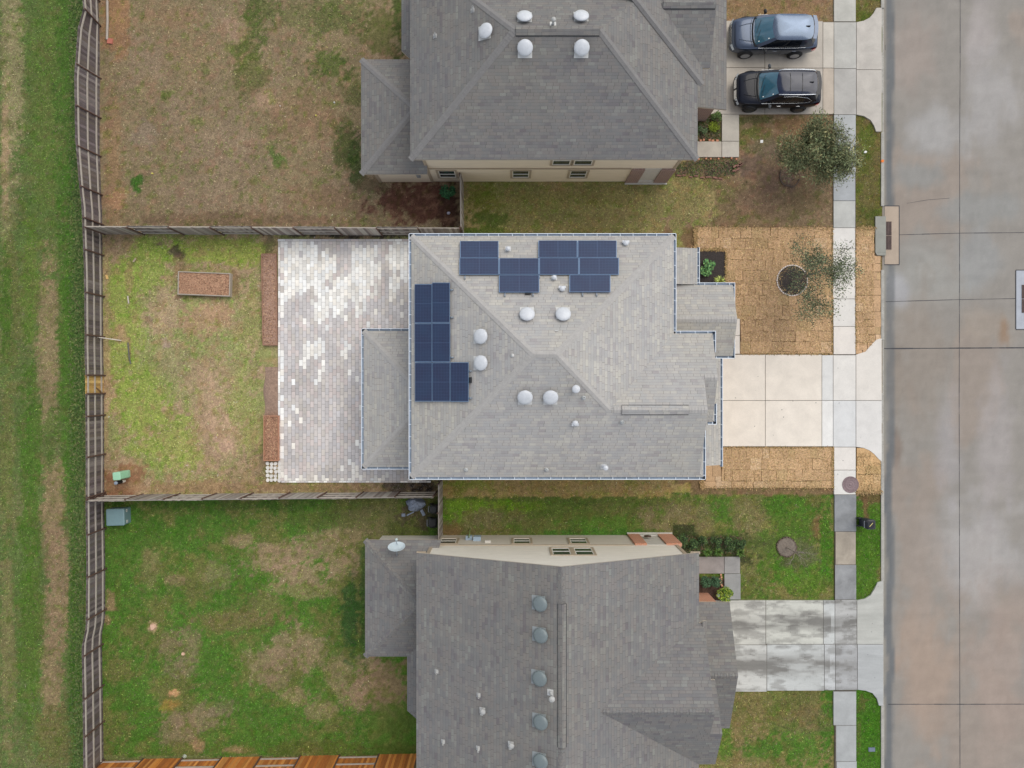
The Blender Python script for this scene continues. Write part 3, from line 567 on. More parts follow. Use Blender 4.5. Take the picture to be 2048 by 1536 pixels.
def slab_set(name, slabs, mat, z=0.055, gap=.012, stain=False):
    """slabs: list of (polygon in photo pixels, colour); real slabs with open joints"""
    m = MB()
    for poly, c in slabs:
        P = [Vector((GX(x), GY(y), 0)) for x, y in poly]
        if sum(P[i].x * P[(i + 1) % len(P)].y - P[(i + 1) % len(P)].x * P[i].y for i in range(len(P))) < 0: P = P[::-1]
        ce = sum(P, Vector()) / len(P); Q = []
        n = len(P)
        for i in range(n):
            a, b, c_ = P[i - 1], P[i], P[(i + 1) % n]; e1 = (b - a).normalized(); e2 = (c_ - b).normalized()
            n1 = Vector((-e1.y, e1.x, 0)); n2 = Vector((-e2.y, e2.x, 0)); k = 1 + n1.dot(n2); Q.append(b + (n1 + n2) / max(k, .4) * gap)
        top = [Vector((q.x, q.y, z)) for q in Q]; g2 = .008
        cc = L3(*c)
        Qo = Q; Qi = [q + (ce - q).normalized() * g2 for q in Q]
        if stain and n == 4:
            xa, xb, ya, yb = min(q.x for q in Qi), max(q.x for q in Qi), min(q.y for q in Qi), max(q.y for q in Qi); sx_, sy_ = max(1, int((xb - xa) / .09)), max(1, int((yb - ya) / .06))
            for a_ in range(sx_):
                for b_ in range(sy_):
                    u0, u1, v0, v1 = xa + (xb - xa) * a_ / sx_, xa + (xb - xa) * (a_ + 1) / sx_, ya + (yb - ya) * b_ / sy_, ya + (yb - ya) * (b_ + 1) / sy_
                    m.face([(u0, v0, z), (u1, v0, z), (u1, v1, z), (u0, v1, z)], 0, L3(*stain_field(1024 + (u0 + u1) * 18.25, 768 - (v0 + v1) * 18.25, c)))
        else: m.face([(q.x, q.y, z) for q in Qi], 0, cc)
        for i in range(n):
            j = (i + 1) % n
            m.face([(Qo[i].x, Qo[i].y, z - .008), (Qo[j].x, Qo[j].y, z - .008), (Qi[j].x, Qi[j].y, z), (Qi[i].x, Qi[i].y, z)], 0, cc)
            m.face([(Qo[i].x, Qo[i].y, -.2), (Qo[j].x, Qo[j].y, -.2), (Qo[j].x, Qo[j].y, z - .008), (Qo[i].x, Qo[i].y, z - .008)], 0, cc)
    o = m.build(name, mat); tag(o, kind='structure')
    return o
def R(x0, y0, x1, y1): return [(x0, y0), (x1, y0), (x1, y1), (x0, y1)]
def flareN(x0, y, yc, xk=1763): return [(x0, yc), (x0, y), (x0 + 14, y - 3), (x0 + 26, y - 9), (x0 + 34, y - 18), (x0 + 40, y - 29), (xk, y - 29), (xk, yc)]
def flareS(x0, y, yc, xk=1763): return [(x0, yc), (xk, yc), (xk, y + 34), (x0 + 39, y + 34), (x0 + 35, y + 22), (x0 + 28, y + 11), (x0 + 15, y + 3), (x0, y)]
def joint_bed(name, x0, y0, x1, y1):
    m = MB(); m.box(GX(x0), GX(x1), GY(y1), GY(y0), -.2, .035); o = m.build(name, JOINT); tag(o, kind='structure')
cN = (184, 176, 165); cC = (218, 209, 197); cCg = (208, 207, 204); cS = (176, 176, 172)
joint_bed('driveway_joint', 1405, 44, 1761, 228); joint_bed('driveway_joint', 1405, 712, 1762, 891); joint_bed('driveway_joint', 1405, 1202, 1765, 1379)
for y0, y1 in ((-300, 44), (230, 710), (894, 1200), (1381, 1800)): joint_bed('sidewalk_joint', 1669, y0, 1711 if y0 < 900 else 1712, y1)
slab_set('driveway', [(R(1400, 42, 1529, 136), cN), (R(1400, 136, 1529, 229), (184, 176, 166)), (R(1529, 43, 1645, 137), cN), (R(1529, 137, 1645, 229), (182, 174, 164)), (R(1645, 45, 1667, 137), (192, 185, 174)), (R(1645, 137, 1667, 229), (186, 174, 160)),
    (R(1667, 45, 1712, 138), (178, 176, 170)), (R(1667, 138, 1712, 230), (174, 171, 166)), (flareN(1712, 45, 140), (186, 180, 172)), (flareS(1712, 230, 140), (184, 178, 170))], CONC)
slab_set('driveway', [(R(1400, 709, 1530, 801), cC), (R(1400, 801, 1530, 893), (220, 210, 197)), (R(1530, 709, 1643, 801), cC), (R(1530, 801, 1643, 893), (221, 212, 200)), (R(1643, 710, 1665.5, 801), cCg), (R(1643, 801, 1665.5, 893), (222, 220, 216)),
    (R(1665.5, 710, 1711, 801), (214, 210, 204)), (R(1665.5, 801, 1711, 894), (207, 207, 206)), ([(1711, 801), (1711, 709), (1730, 703), (1740, 691), (1752, 679), (1758, 677), (1763, 677), (1763, 801)], (214, 208, 200)), ([(1711, 801), (1763, 801), (1763, 924), (1756, 918), (1747, 908), (1738, 901), (1726, 896), (1711, 894)], (211, 208, 204))], CONC_NEW)
slab_set('driveway', [(R(1400, 1200, 1531, 1289), (178, 177, 170)), (R(1400, 1289, 1533, 1383), (176, 176, 172)), (R(1531, 1200, 1646, 1288), (180, 180, 172)), (R(1533, 1288, 1648, 1381), (174, 176, 174)), (R(1646, 1200, 1669, 1288), (174, 176, 174)), (R(1648, 1288, 1670, 1380), (176, 178, 178)),
    (R(1669, 1199, 1713, 1288), (170, 170, 168)), (R(1670, 1288, 1714, 1380), (164, 165, 166)), ([(1713, 1288), (1713, 1200), (1728, 1197), (1740, 1190), (1748, 1177), (1754, 1164), (1766, 1160), (1766, 1288)], (178, 178, 172)), ([(1714, 1288), (1766, 1288), (1766, 1411), (1757, 1411), (1753, 1397), (1744, 1386), (1730, 1381), (1714, 1379)], (172, 174, 174))], concrete_mat('concrete_grimy', stain=.16, streak=(.3, 1.5, 1), speck=.3), stain=True)
slab_set('sidewalk', [(R(1667, -160, 1711, -70), (178, 176, 170)), (R(1667, -70, 1711, 44), (182, 180, 172)), (R(1667, 230, 1711, 345), (170, 172, 172)), (R(1666, 345, 1710, 402), (164, 167, 170)), (R(1666, 402, 1710, 456), (182, 182, 178)),
    (R(1666, 1382, 1712, 1450), (166, 168, 168)), (R(1671, 1450, 1712, 1522), (164, 166, 166)), (R(1672, 1522, 1713, 1600), (170, 172, 172)), (R(1672, 1600, 1713, 1700), (168, 170, 170))], CONC)
slab_set('sidewalk', [(R(1665, 456, 1710, 498), (214, 210, 205)), (R(1665, 498, 1710, 598), (216, 211, 204)), (R(1665.5, 598, 1710, 653), (214, 210, 204)), (R(1666, 653, 1710.5, 709), (218, 211, 203)), (R(1667, 894, 1711, 940), (217, 211, 204)), (R(1667, 940, 1711, 989), (213, 210, 204))], CONC_NEW)
slab_set('sidewalk', [(R(1668, 989, 1712, 1063), (138, 140, 142)), (R(1670, 1063, 1711, 1129), (166, 156, 142)), (R(1669, 1129, 1712, 1199), (143, 144, 145))], concrete_mat('concrete_mossy', stain=.26))
slab_set('path', [(R(1443, 229, 1478, 283), (182, 176, 166)), (R(1443, 283, 1478, 315), (184, 178, 168)), (R(1375, 283, 1443, 315), (178, 170, 158))], CONC)
slab_set('path', [(R(1440, 637, 1479.5, 671), (218, 210, 200)), (R(1440, 671, 1479.5, 708), (218, 210, 200))], CONC_NEW)
slab_set('path', [(R(1375, 1113, 1448, 1147), (146, 138, 134)), (R(1448, 1113, 1480, 1147), (148, 146, 144)), (R(1448, 1147, 1481, 1199), (148, 148, 146))], concrete_mat('concrete_mossy'))
# manhole cover
m = MB(); Mx = Matrix.Translation((GX(1700), GY(969), 0.056))
m.lathe([(.455, -.02), (.455, .012), (.43, .016), (.42, .008), (.3, .008), (.29, .014), (.27, .014), (.26, .008), (.16, .008), (.15, .014), (.13, .014), (.12, .008), (.05, .008), (.045, .02), (0.001, .02)], Mx, 36)
for k in range(24):
    t = k * math.pi / 12; m.bar(Mx @ Vector((.31 * math.cos(t), .31 * math.sin(t), .012)), Mx @ Vector((.41 * math.cos(t), .41 * math.sin(t), .012)), .02, .01)
o = m.build('manhole_cover', plain('iron_cover', L3(126, 108, 110), .7, var=.15)); tag(recenter(o, (GX(1700), GY(969), .05)), 'round purplish iron manhole cover set in the edge of the white sidewalk', 'manhole cover')

# ------------------------------------------------------------------ patio pavers, sod, beds
def blobw(px, py, blobs):
    return max([st * float(sstep(1.2, .7, math.hypot((px - bx) / rx, (py - by) / ry))) for bx, by, rx, ry, st in blobs])
PB = [(590, 520, 42, 60, .95), (640, 520, 40, 36, .85), (620, 560, 50, 22, .7), (690, 530, 26, 40, .6), (672, 610, 24, 40, .9), (690, 560, 30, 40, .8), (640, 600, 40, 40, .35), (745, 560, 50, 70, .75), (790, 520, 34, 50, .9), (730, 500, 18, 24, .5), (720, 610, 26, 50, .8), (665, 650, 16, 30, .7), (700, 700, 16, 40, .55), (680, 740, 20, 50, .4), (600, 700, 10, 16, .3),
      (780, 590, 26, 30, .6), (640, 700, 30, 20, .25), (562, 700, 6, 280, .35), (590, 840, 14, 30, .5), (600, 820, 10, 16, .6), (715, 940, 16, 30, .3), (650, 950, 120, 12, .22), (720, 600, 60, 90, .25), (563, 800, 5, 160, .45), (800, 560, 24, 50, .7)]
m = MB(); pw, pl = .205, .35; x0, x1, y1, y0 = GX(561), -4.6, GY(483), GY(961.5)
nc = int((x1 - x0) / pw)
pl_c = [(208, 201, 197), (210, 199, 195), (205, 200, 198), (208, 201, 194), (203, 199, 199), (200, 195, 194)]
PPOLY = [[(562, 478), (640, 486), (642, 505), (622, 568), (590, 590), (574, 612), (562, 604)], [(624, 530), (645, 505), (672, 503), (674, 558), (700, 540), (704, 590), (690, 636), (626, 642), (628, 580)], [(702, 486), (752, 490), (762, 552), (748, 596), (712, 632), (703, 600)],
         [(776, 480), (819, 480), (819, 560), (801, 566), (790, 600), (780, 612), (774, 560)], [(612, 684), (655, 678), (656, 700), (628, 706), (602, 728), (600, 716)], [(698, 680), (706, 690), (696, 712), (678, 734), (680, 716)], [(645, 722), (656, 722), (640, 760), (632, 788), (630, 764)], [(592, 812), (600, 812), (596, 838), (582, 852), (584, 836)], [(700, 915), (720, 930), (716, 962), (704, 962)]]
def inpoly(x, y, P):
    r = False
    for i in range(len(P)):
        (ax, ay), (bx, by) = P[i], P[(i + 1) % len(P)]
        if (ay > y) != (by > y) and x < (bx - ax) * (y - ay) / (by - ay) + ax: r = not r
    return r
def pav(xa, xb, ya, yb, z=.05):
    px = 1024 + (xa + xb) / 2 * 36.5; py = 768 - (ya + yb) / 2 * 36.5; w_ = .93 if any(inpoly(px + random.uniform(-5, 5), py + random.uniform(-6, 6), P) for P in PPOLY) else (.5 if px < 565 or py > 955 else .025)
    if random.random() < w_: c = random.choice([(240, 239, 235), (242, 239, 233), (234, 234, 232), (236, 231, 222), (226, 223, 217)])
    else:
        c = random.choice(pl_c); t = float(fbm(np.array(xa * .6), np.array(ya * .35), 3, 4)); c = tuple(v * (.88 + .22 * t) for i, v in enumerate(c))
    f = random.uniform(.95, 1.04); g = .006; z += random.uniform(-.003, .003)
    m.hexa([(xa + g, ya + g, -.1), (xb - g, ya + g, -.1), (xb - g, yb - g, -.1), (xa + g, yb - g, -.1)], [(xa + g, ya + g, z), (xb - g, ya + g, z), (xb - g, yb - g, z), (xa + g, yb - g, z)], 0, L3(*[min(250, v * f) for v in c]), bottom=False)
for i in range(nc):
    xa = x0 + i * pw; y = y1 + (pl / 2 if i % 2 else 0)
    while y > y0:
        ya = max(y - pl, y0); yb = min(y, y1)
        if yb - ya > .03: pav(xa, xa + pw, ya, yb)
        y -= pl
xa = GX(556)
k = 0
while xa < x1: pav(xa, xa + .4, y1, y1 + .13); xa += .4      # edge course along the top
yy = y0
while yy < y1: pav(GX(556.5), x0, yy, min(yy + .4, y1)); yy += .4
xa = GX(563)
while xa < x1: pav(xa, xa + .21, y0 - .1, y0); xa += .21
m.box(GX(557), -4.5, y0 - .09, y1 + .12, -.1, .03, 0, L3(118, 112, 112))
o = m.build('patio', PAVER); tag(o, kind='structure')
# pale cobbles at the patio's lower corner
m = MB()
for i in range(4):
    for j in range(5):
        cx = GX(535 + i * 8.2 + random.uniform(-1, 1)); cy = GY(927 + j * 8.2 + random.uniform(-1, 1)); r_ = .105
        P = [(cx + r_ * random.uniform(.8, 1.05) * math.cos(t), cy + r_ * random.uniform(.85, 1.15) * math.sin(t)) for t in [k * math.pi / 4 + .3 for k in range(8)]]
        m.prism(P, -.05, .05 + random.uniform(0, .02), 0, L3(*VS((222, 218, 212), random.uniform(.93, 1.03))))
o = m.build('cobbles', PAVER); tag(o, kind='structure')

def sod(name, rects, colr, row=.585, vertical=False, z=.03, clips=()):
    m = MB()
    for (a, b, c, d) in rects:
        X0, X1, Y0, Y1 = GX(a), GX(c), GY(d), GY(b); y = Y1; r = 0
        while y > Y0 + .02:
            yb = y; ya = max(Y0, y - row * random.uniform(.94, 1.06)); x = X0 - random.uniform(0, .5)
            while x < X1:
                w_ = random.choice([.41, .41, .8, .6]) * random.uniform(.95, 1.05); xa, xb = max(x, X0), min(x + w_, X1); x += w_
                if xb - xa < .04: continue
                t = random.random(); n_ = float(fbm(np.array(xa * .5), np.array(ya * .5), 3, 2))
                c = [v * (0.89 + .09 * t + .16 * n_) for v in colr]
                if random.random() < .12: c = [c[0] * 1.05, c[1] * 1.08, c[2] * 1.12]
                if random.random() < .1: c = [c[0] * .96, c[1] * .98, c[2] * .95]
                zz = z + random.uniform(-.008, .012); g = [random.choice((-.004, .0, .004, .009, .019)) for _ in range(4)]; j = lambda: random.uniform(-.012, .012)
                B = [(xa + g[0] + j(), ya + g[1] + j()), (xb - g[2] + j(), ya + g[1] + j()), (xb - g[2] + j(), yb - g[3] + j()), (xa + g[0] + j(), yb - g[3] + j())]
                m.hexa([(p[0], p[1], -.08) for p in B], [(p[0], p[1], zz) for p in B], 0, L3(*[min(240, v) for v in c]), bottom=False)
            y = ya; r += 1
    o = m.build(name, SODM); tag(o, kind='structure'); return o
SC = (184, 152, 119)
sod('sod_lawn', [(1391, 455, 1663.5, 499), (1452, 499, 1663.5, 568), (1462, 568, 1663.5, 640), (1480.5, 640, 1663.5, 708)], SC)
sod('sod_lawn', [(1711.5, 457, 1748, 512), (1711.5, 512, 1761, 708)], SC, row=.42)
sod('sod_lawn', [(1442, 895, 1665.5, 962), (1411, 930, 1442, 962), (1404, 962, 1665.5, 976)], (188, 156, 121), row=.6)
sod('sod_lawn', [(1712.5, 896, 1761, 983)], (192, 158, 116), row=.5)
m = MB(); m.prism([(GX(1345), GY(570)), (GX(1452), GY(570)), (GX(1452), GY(501)), (GX(1345), GY(501))], -.1, .02); o = m.build('planting_bed_soil', SOIL); tag(o, kind='structure')
def tuft_scatter(name, n, area, cols, ln=(.03, .08), z=.05, label=None, cat=None):
    r = random.Random(name); m = MB()
    for i in range(n):
        x, y = area(r); t = r.uniform(0, 6.28); l = r.uniform(*ln); w_ = l * r.uniform(.12, .3); dx, dy = math.cos(t), math.sin(t); zz = z + r.uniform(0, .02)
        m.face([(x - dy * w_, y + dx * w_, zz), (x + dy * w_, y - dx * w_, zz), (x + dx * l, y + dy * l, zz + r.uniform(.0, .03))], 0, L3(*VS(r.choice(cols), r.uniform(.8, 1.15))))
    return m
def edge_area(segs):
    def f(r):
        x0, y0, x1, y1, sp = r.choice(segs); t = r.random(); return GX(x0 + (x1 - x0) * t + r.gauss(0, sp)), GY(y0 + (y1 - y0) * t + r.gauss(0, sp))
    return f
def area_rects(rs):
    ws = [(c - a) * (d - b) for a, b, c, d in rs]
    def f(r):
        a, b, c, d = r.choices(rs, ws)[0]; return GX(r.uniform(a, c)), GY(r.uniform(b, d))
    return f
m = tuft_scatter('sod_straw', 26000, area_rects([(1391, 457, 1664, 499), (1454, 499, 1664, 568), (1470, 568, 1664, 640), (1482, 640, 1664, 707), (1712, 457, 1748, 690), (1443, 895, 1665, 975), (1713, 905, 1740, 980), (1738, 925, 1760, 980)]), [(204, 172, 128), (172, 138, 98), (190, 158, 110), (214, 190, 140), (150, 128, 84)], (.03, .09), .035)
m2 = tuft_scatter('sod_edge', 7000, edge_area([(1391, 456, 1664, 456, 2.2), (1391, 456, 1391, 499, 2.2), (1452, 500, 1452, 566, 1.2), (1395, 500, 1452, 500, 1.2), (1404, 976, 1665, 976, 2.4), (1404, 962, 1404, 976, 2), (1664, 458, 1664, 708, .8), (1711, 458, 1711, 700, .8), (1445, 895, 1665, 895, 1.0), (1665, 895, 1665, 976, .8), (1482, 708, 1664, 708, .9), (1712, 984, 1762, 984, 2.5), (1712, 457, 1750, 457, 2)]), [(184, 150, 108), (160, 128, 88), (200, 168, 122), (140, 116, 78), (120, 112, 66)], (.03, .1), .045)
for k_ in ('f',): n0 = len(m.v); m.v += m2.v; m.f += [[i + n0 for i in f] for f in m2.f]; m.m += m2.m; m.uv += m2.uv; m.c += m2.c; m.sm += m2.sm
o = m.build('sod_straw', LEAFM); tag(o, 'dry straw coloured grass blades on the freshly laid sod squares', 'dry grass', kind='stuff')
# ================================================================== houses
class Roofs:
    def __init__(s): s.polys = []
    def add(s, *pts): s.polys.append([Vector(p) for p in pts])
    def hit(s, px, py):
        d = Vector(((px - 1024) / FPX, (768 - py) / FPX, -1)); o = Vector((0, 0, CAM_H)); best = None
        for P in s.polys:
            n, u, v = frame_of(P)
            if n.z < 0: n = -n
            if abs(n.dot(d)) < 1e-6: continue
            t = n.dot(P[0] - o) / n.dot(d); q = o + d * t; ins = False; k = len(P)
            for i in range(k):
                a, b = P[i], P[(i + 1) % k]
                if (a.y > q.y) != (b.y > q.y) and q.x < (b.x - a.x) * (q.y - a.y) / (b.y - a.y) + a.x: ins = not ins
            if ins and (best is None or q.z > best[0].z): best = (q, n)
        if best is None: raise RuntimeError('no roof at %s %s' % (px, py))
        return best
    def build(s, parent, shingle, name='roof', th=.14):
        m = MB(); cnt = {}; key = lambda p: (round(p.x, 3), round(p.y, 3), round(p.z, 3))
        for P in s.polys:
            for i in range(len(P)):
                cnt.setdefault(frozenset((key(P[i]), key(P[(i + 1) % len(P)]))), 0); cnt[frozenset((key(P[i]), key(P[(i + 1) % len(P)])))] += 1
        for P in s.polys:
            n, u, v = frame_of(P)
            if n.z < 0: P = P[::-1]
            m.face(P, 0); m.face([p - Vector((0, 0, th)) for p in P][::-1], 1)
            for i in range(len(P)):
                a, b = P[i], P[(i + 1) % len(P)]
                if cnt[frozenset((key(a), key(b)))] == 1:
                    t = Vector((0, 0, .035)); D = Vector((0, 0, th)); m.face([a - t, a, b, b - t][::-1], 0); m.face([a - D, a - t, b - t, b - D][::-1], 1)
        return m.build(name, [shingle, FASC], parent)
def cap(m, a, b, n1, n2, wd=.155, th=.02, step=.14):
    """overlapping cap shingles along a hip or ridge"""
    a, b = Vector(a), Vector(b); d = (b - a); L = d.length; d.normalize()
    if d.z < 0: pass
    n1, n2 = Vector(n1).normalized(), Vector(n2).normalized()
    s1 = n1.cross(d); s2 = n2.cross(d)
    out = (n1 + n2).normalized()
    if (n2 - n1).dot(s1) > 0: s1 = -s1       # s1 must run down its own slope
    if s1.z > 0: s1 = -s1
    if s2.z > 0: s2 = -s2
    if (s1 - s2).length < .3: s2 = -s2
    k = max(1, int(L / step))
    for i in range(k):
        p = a + d * L * i / k; q = a + d * L * (i + 1) / k; h0, h1 = th * .5, th * random.uniform(1.0, 1.5); f = random.uniform(.9, 1.08)
        for s_, n_ in ((s1, n1), (s2, n2)):
            A, B, C_, D = p + out * h1, q + out * h0, q + s_ * wd + n_ * h0, p + s_ * wd + n_ * h1
            P = [A, B, C_, D]; nn, _, _ = frame_of(P)
            if nn.z < 0: P = P[::-1]
            m.face(P); m.face([C_, D, D - n_ * (h1 + .01), C_ - n_ * (h0 + .01)]); m.face([D, A, A - out * h1, D - n_ * h1])
def gutter(parent, pts, outward, inner=.0, step=.57):
    """K-style gutter run along pts at eave height; outward = horizontal unit vectors per segment"""
    m = MB()
    for (a, b), o_ in zip(zip(pts, pts[1:]), outward):
        a, b, o_ = Vector(a), Vector(b), Vector(o_); d = (b - a).normalized(); W_ = .125; dz = Vector((0, 0, -.05)); dn = Vector((0, 0, -.13))
        lip = .022; e = d * 0.0
        A, B = a - e, b + e
        m.face([A + dn + o_ * .0, B + dn, B + dn + o_ * W_, A + dn + o_ * W_], 1); 
        m.face([A + o_ * .012 + dz, B + o_ * .012 + dz, B + o_ * .012 + dn, A + o_ * .012 + dn], 1)
        for z0, z1, x0, x1, mt in ((-.13, -.02, W_ - .012, W_, 0), (-.03, -.015, W_ - .028, W_, 0)):
            P = [A + o_ * x0 + Vector((0, 0, z0)), B + o_ * x0 + Vector((0, 0, z0)), B + o_ * x1 + Vector((0, 0, z0)), A + o_ * x1 + Vector((0, 0, z0))]
            m.hexa(P, [p + Vector((0, 0, z1 - z0)) for p in P], mt)
        P = [A + o_ * 0 + Vector((0, 0, -.145)), B + Vector((0, 0, -.145)), B + o_ * W_ + Vector((0, 0, -.145)), A + o_ * W_ + Vector((0, 0, -.145))]; m.hexa(P, [p + Vector((0, 0, .012)) for p in P], 0)
        L = (b - a).length; k = max(1, int(L / step))
        for i in range(k):
            p = a + d * (L * (i + random.uniform(.35, .6)) / k); m.bar(p + o_ * .0 + Vector((0, 0, -.03)), p + o_ * (W_ - .01) + Vector((0, 0, -.03)), .028, .008, mat=0)
        for p, s_ in ((A, -1), (B, 1)):      # end caps
            m.face([p + dn, p + dn + o_ * W_, p + o_ * W_ + Vector((0, 0, -.02)), p + Vector((0, 0, -.02))], 0)
    return m.build('gutter', [GUT, GUTIN], parent)

def align(p, n, up=None):
    """matrix with +Z along n, origin p, +Y pointing down-slope"""
    n = n.normalized(); dn = Vector((n.x, n.y, 0))
    if dn.length < 1e-3: dn = Vector((0, 1, 0))
    y = (dn - n * dn.dot(n)).normalized(); x = y.cross(n)
    return Matrix(((x.x, y.x, n.x, p.x), (x.y, y.y, n.y, p.y), (x.z, y.z, n.z, p.z), (0, 0, 0, 1)))
def dome_vent(parent, H, px, py, mat):
    p, n = H.hit(px, py); T = align(p, n); m = MB()
    m.lathe([(.17, 0), (.17, .16)], T, 16, 0)
    m.lathe([(.335, .13), (.35, .14), (.34, .175), (.30, .215), (.22, .25), (.11, .272), (0.001, .28)], T, 28, 0)
    m.lathe([(.17, .135), (.335, .13)], T, 28, 0)
    o = m.build('roof_vent', mat, parent)
    m = MB(); b = [(-.32, -.2, .004), (.32, -.2, .004), (.32, .43, .004), (-.32, .43, .004)]
    m.hexa([T @ Vector(q) for q in b], [T @ (Vector(q) + Vector((0, 0, .008))) for q in b]); m.build('flange', FLANGE if mat is WHITEP else plain('flashing_grey', L3(140, 146, 148), .6), o)
def pipe_vent(parent, H, px, py, kind='pipe', h=.28, r=.045):
    p, n = H.hit(px, py); T = align(p, n); V = Matrix.Translation(p); m = MB()
    s = .10 if kind == 'pipe' else .14
    b = [(-s, -s * .8, .004), (s, -s * .8, .004), (s, s * 1.2, .004), (-s, s * 1.2, .004)]
    m.hexa([T @ Vector(q) for q in b], [T @ (Vector(q) + Vector((0, 0, .006))) for q in b], 1)
    if kind == 'pipe': m.lathe([(r * 2, 0), (r * 1.2, .12), (r, .12), (r, h), (r * .75, h), (r * .75, h - .05)], V, 12, 0)
    elif kind == 'cap': m.lathe([(r * 1.6, 0), (r * 1.2, .15), (r, .15), (r, h), (r * 2.2, h), (r * 2.3, h + .06), (r * 1.6, h + .1), (0.001, h + .12)], V, 16, 0)
    else:
        m.lathe([(.09, 0), (.09, .12), (.13, .12), (.13, .16), (.08, .2), (.001, .21)], V, 12, 0)
        b = [(-.16, -.05, .08), (.16, -.05, .08), (.16, .07, .08), (-.16, .07, .08)]; m.hexa([T @ Vector(q) for q in b], [T @ (Vector(q) + Vector((0, 0, .08))) for q in b], 0)
    m.build('vent_pipe', [(WHITEP if kind != 'pipe' else PVC) if parent is globals().get('hc') else plain('pvc_dull', L3(164, 164, 162), .6), plain('flashing_dull', L3(158, 158, 158), .7) if kind == 'pipe' else FLANGE], parent)
def ridge_vent(parent, a, b, n1, n2, capm, w=.2):
    a, b = Vector(a), Vector(b); m = MB(); n1 = Vector(n1).normalized(); n2 = Vector(n2).normalized(); d = (b - a).normalized()
    s1 = n1.cross(d); s2 = n2.cross(d)
    if s1.z > 0: s1 = -s1
    if s2.z > 0: s2 = -s2
    if (s1 - s2).length < .3: s2 = -s2
    out = (n1 + n2).normalized(); L = (b - a).length; k = int(L / .3)
    for i in range(k):
        p = a + d * (L * i / k); q = a + d * (L * (i + 1) / k - .004)
        for s_, n_ in ((s1, n1), (s2, n2)):
            P = [p + out * .075, q + out * .07, q + s_ * w + n_ * .05, p + s_ * w + n_ * .055]; nn, _, _ = frame_of(P)
            if nn.z < 0: P = P[::-1]
            m.face(P, 0)
            m.face([p + s_ * w + n_ * .055, q + s_ * w + n_ * .05, q + s_ * w - n_ * .01, p + s_ * w - n_ * .01], 1)
            P = [p + s_ * (w + .045) + n_ * .016, q + s_ * (w + .045) + n_ * .016, q + s_ * (w - .01) + n_ * .03, p + s_ * (w - .01) + n_ * .03]; nn, _, _ = frame_of(P)
            m.face(P if nn.z > 0 else P[::-1], 1)
    for p in (a, b): m.face([p + out * .075, p + s1 * w + n1 * .052, p + s1 * w, p + s2 * w, p + s2 * w + n2 * .052], 1)
    m.build('ridge_vent', [capm, DARK], parent)
def wall_box(m, x0, x1, y0, y1, z0, z1, mat=0): m.box(x0, x1, y0, y1, z0, z1, mat, bottom=False)
def window(parent, x0, x1, z0, z1, y, s, tr=.11):
    """window on a wall facing s*Y"""
    m = MB(); f = lambda a, b, c, d, t0, t1, mt=0: m.box(a, b, min(y + s * t0, y + s * t1), max(y + s * t0, y + s * t1), c, d, mt)
    f(x0 - tr, x0, z0 - tr, z1 + tr, -.01, .045); f(x1, x1 + tr, z0 - tr, z1 + tr, -.01, .045); f(x0, x1, z1, z1 + tr, -.01, .04); f(x0, x1, z0 - tr, z0, -.01, .055)
    w_ = m.build('window', TRIM, parent)
    m = MB(); q = .045
    f(x0, x0 + q, z0, z1, 0, .03); f(x1 - q, x1, z0, z1, 0, .03); f(x0 + q, x1 - q, z0, z0 + q, 0, .03); f(x0 + q, x1 - q, z1 - q, z1, 0, .03); zm = (z0 + z1) / 2; f(x0 + q, x1 - q, zm - .025, zm + .025, 0, .035)
    m.build('sash', SASH, w_)
    m = MB(); f(x0 + q, x1 - q, z0 + q, zm - .025, 0, .012); f(x0 + q, x1 - q, zm + .025, z1 - q, 0, .018); m.build('pane', GLASS, w_)
def nrm(P): return frame_of(P)[0] if frame_of(P)[0].z > 0 else -frame_of(P)[0]

# ---------------------------------------------------------------- the middle house
E, EL = 5.35, 2.9
C_ = Roofs()
Wx, Ex, Ny, Sy = -4.78, 7.68, 7.03, -4.42; P45 = .45
dd = (Ny - Sy) / 2; ry = (Ny + Sy) / 2; rz = E + P45 * dd
A = (Wx, Sy, E); B = (Wx, Ny, E); Cc = (Ex, Ny, E); R1 = (Wx + dd, ry, rz); R2 = (Ex - dd, ry, rz)
V1 = (4.44, -1.18, 6.808); V0 = (Ex, 2.4, E); XG = 8.9; yk = .3; sl = (6.808 - E) / 3.58; zk = E + sl * (2.4 - yk)
X1 = (XG, -1.18, 6.808); X2 = (XG, yk, zk); X3 = (9.52, yk, zk); X4 = (9.52, 2.4, E)
C_.add(A, R1, B); C_.add(B, R1, R2, Cc); C_.add(Cc, R2, V1, V0)
C_.add(V0, V1, X1, X2, X3, X4)
C_.add(A, (9.08, Sy, E), (XG, Sy + .18, E + .081), X1, V1, R2, R1)
C_.add((8.45, yk, zk), (8.45, -1.8, E), (9.52, -1.8, E), X3)
C_.add((9.08, Sy, E), (9.08, -2.2, E), (8.6, -2.2, E + .216), (8.6, Sy + .48, E + .216))
C_.add((9.6, -1.8, E), (9.6, -.95, E), (9.2, -.95, E + .18), (9.2, -1.4, E + .18))
C_.add((10.6, 1.3, EL), (8.4, 1.3, 3.8), (8.4, -4.12, 3.8), (10.6, -4.12, EL))                   # pent roof over the garage
C_.add((7.2, 5.03, EL), (11.22, 5.03, EL), (11.22, 3.225, 3.65), (7.2, 3.225, 3.65)); C_.add((7.2, 3.225, 3.65), (11.22, 3.225, 3.65), (11.22, 1.42, EL), (7.2, 1.42, EL))
C_.add((9.42, 6.9, EL), (7.2, 6.9, 3.34), (7.2, 5.06, 3.34), (9.42, 5.06, EL))
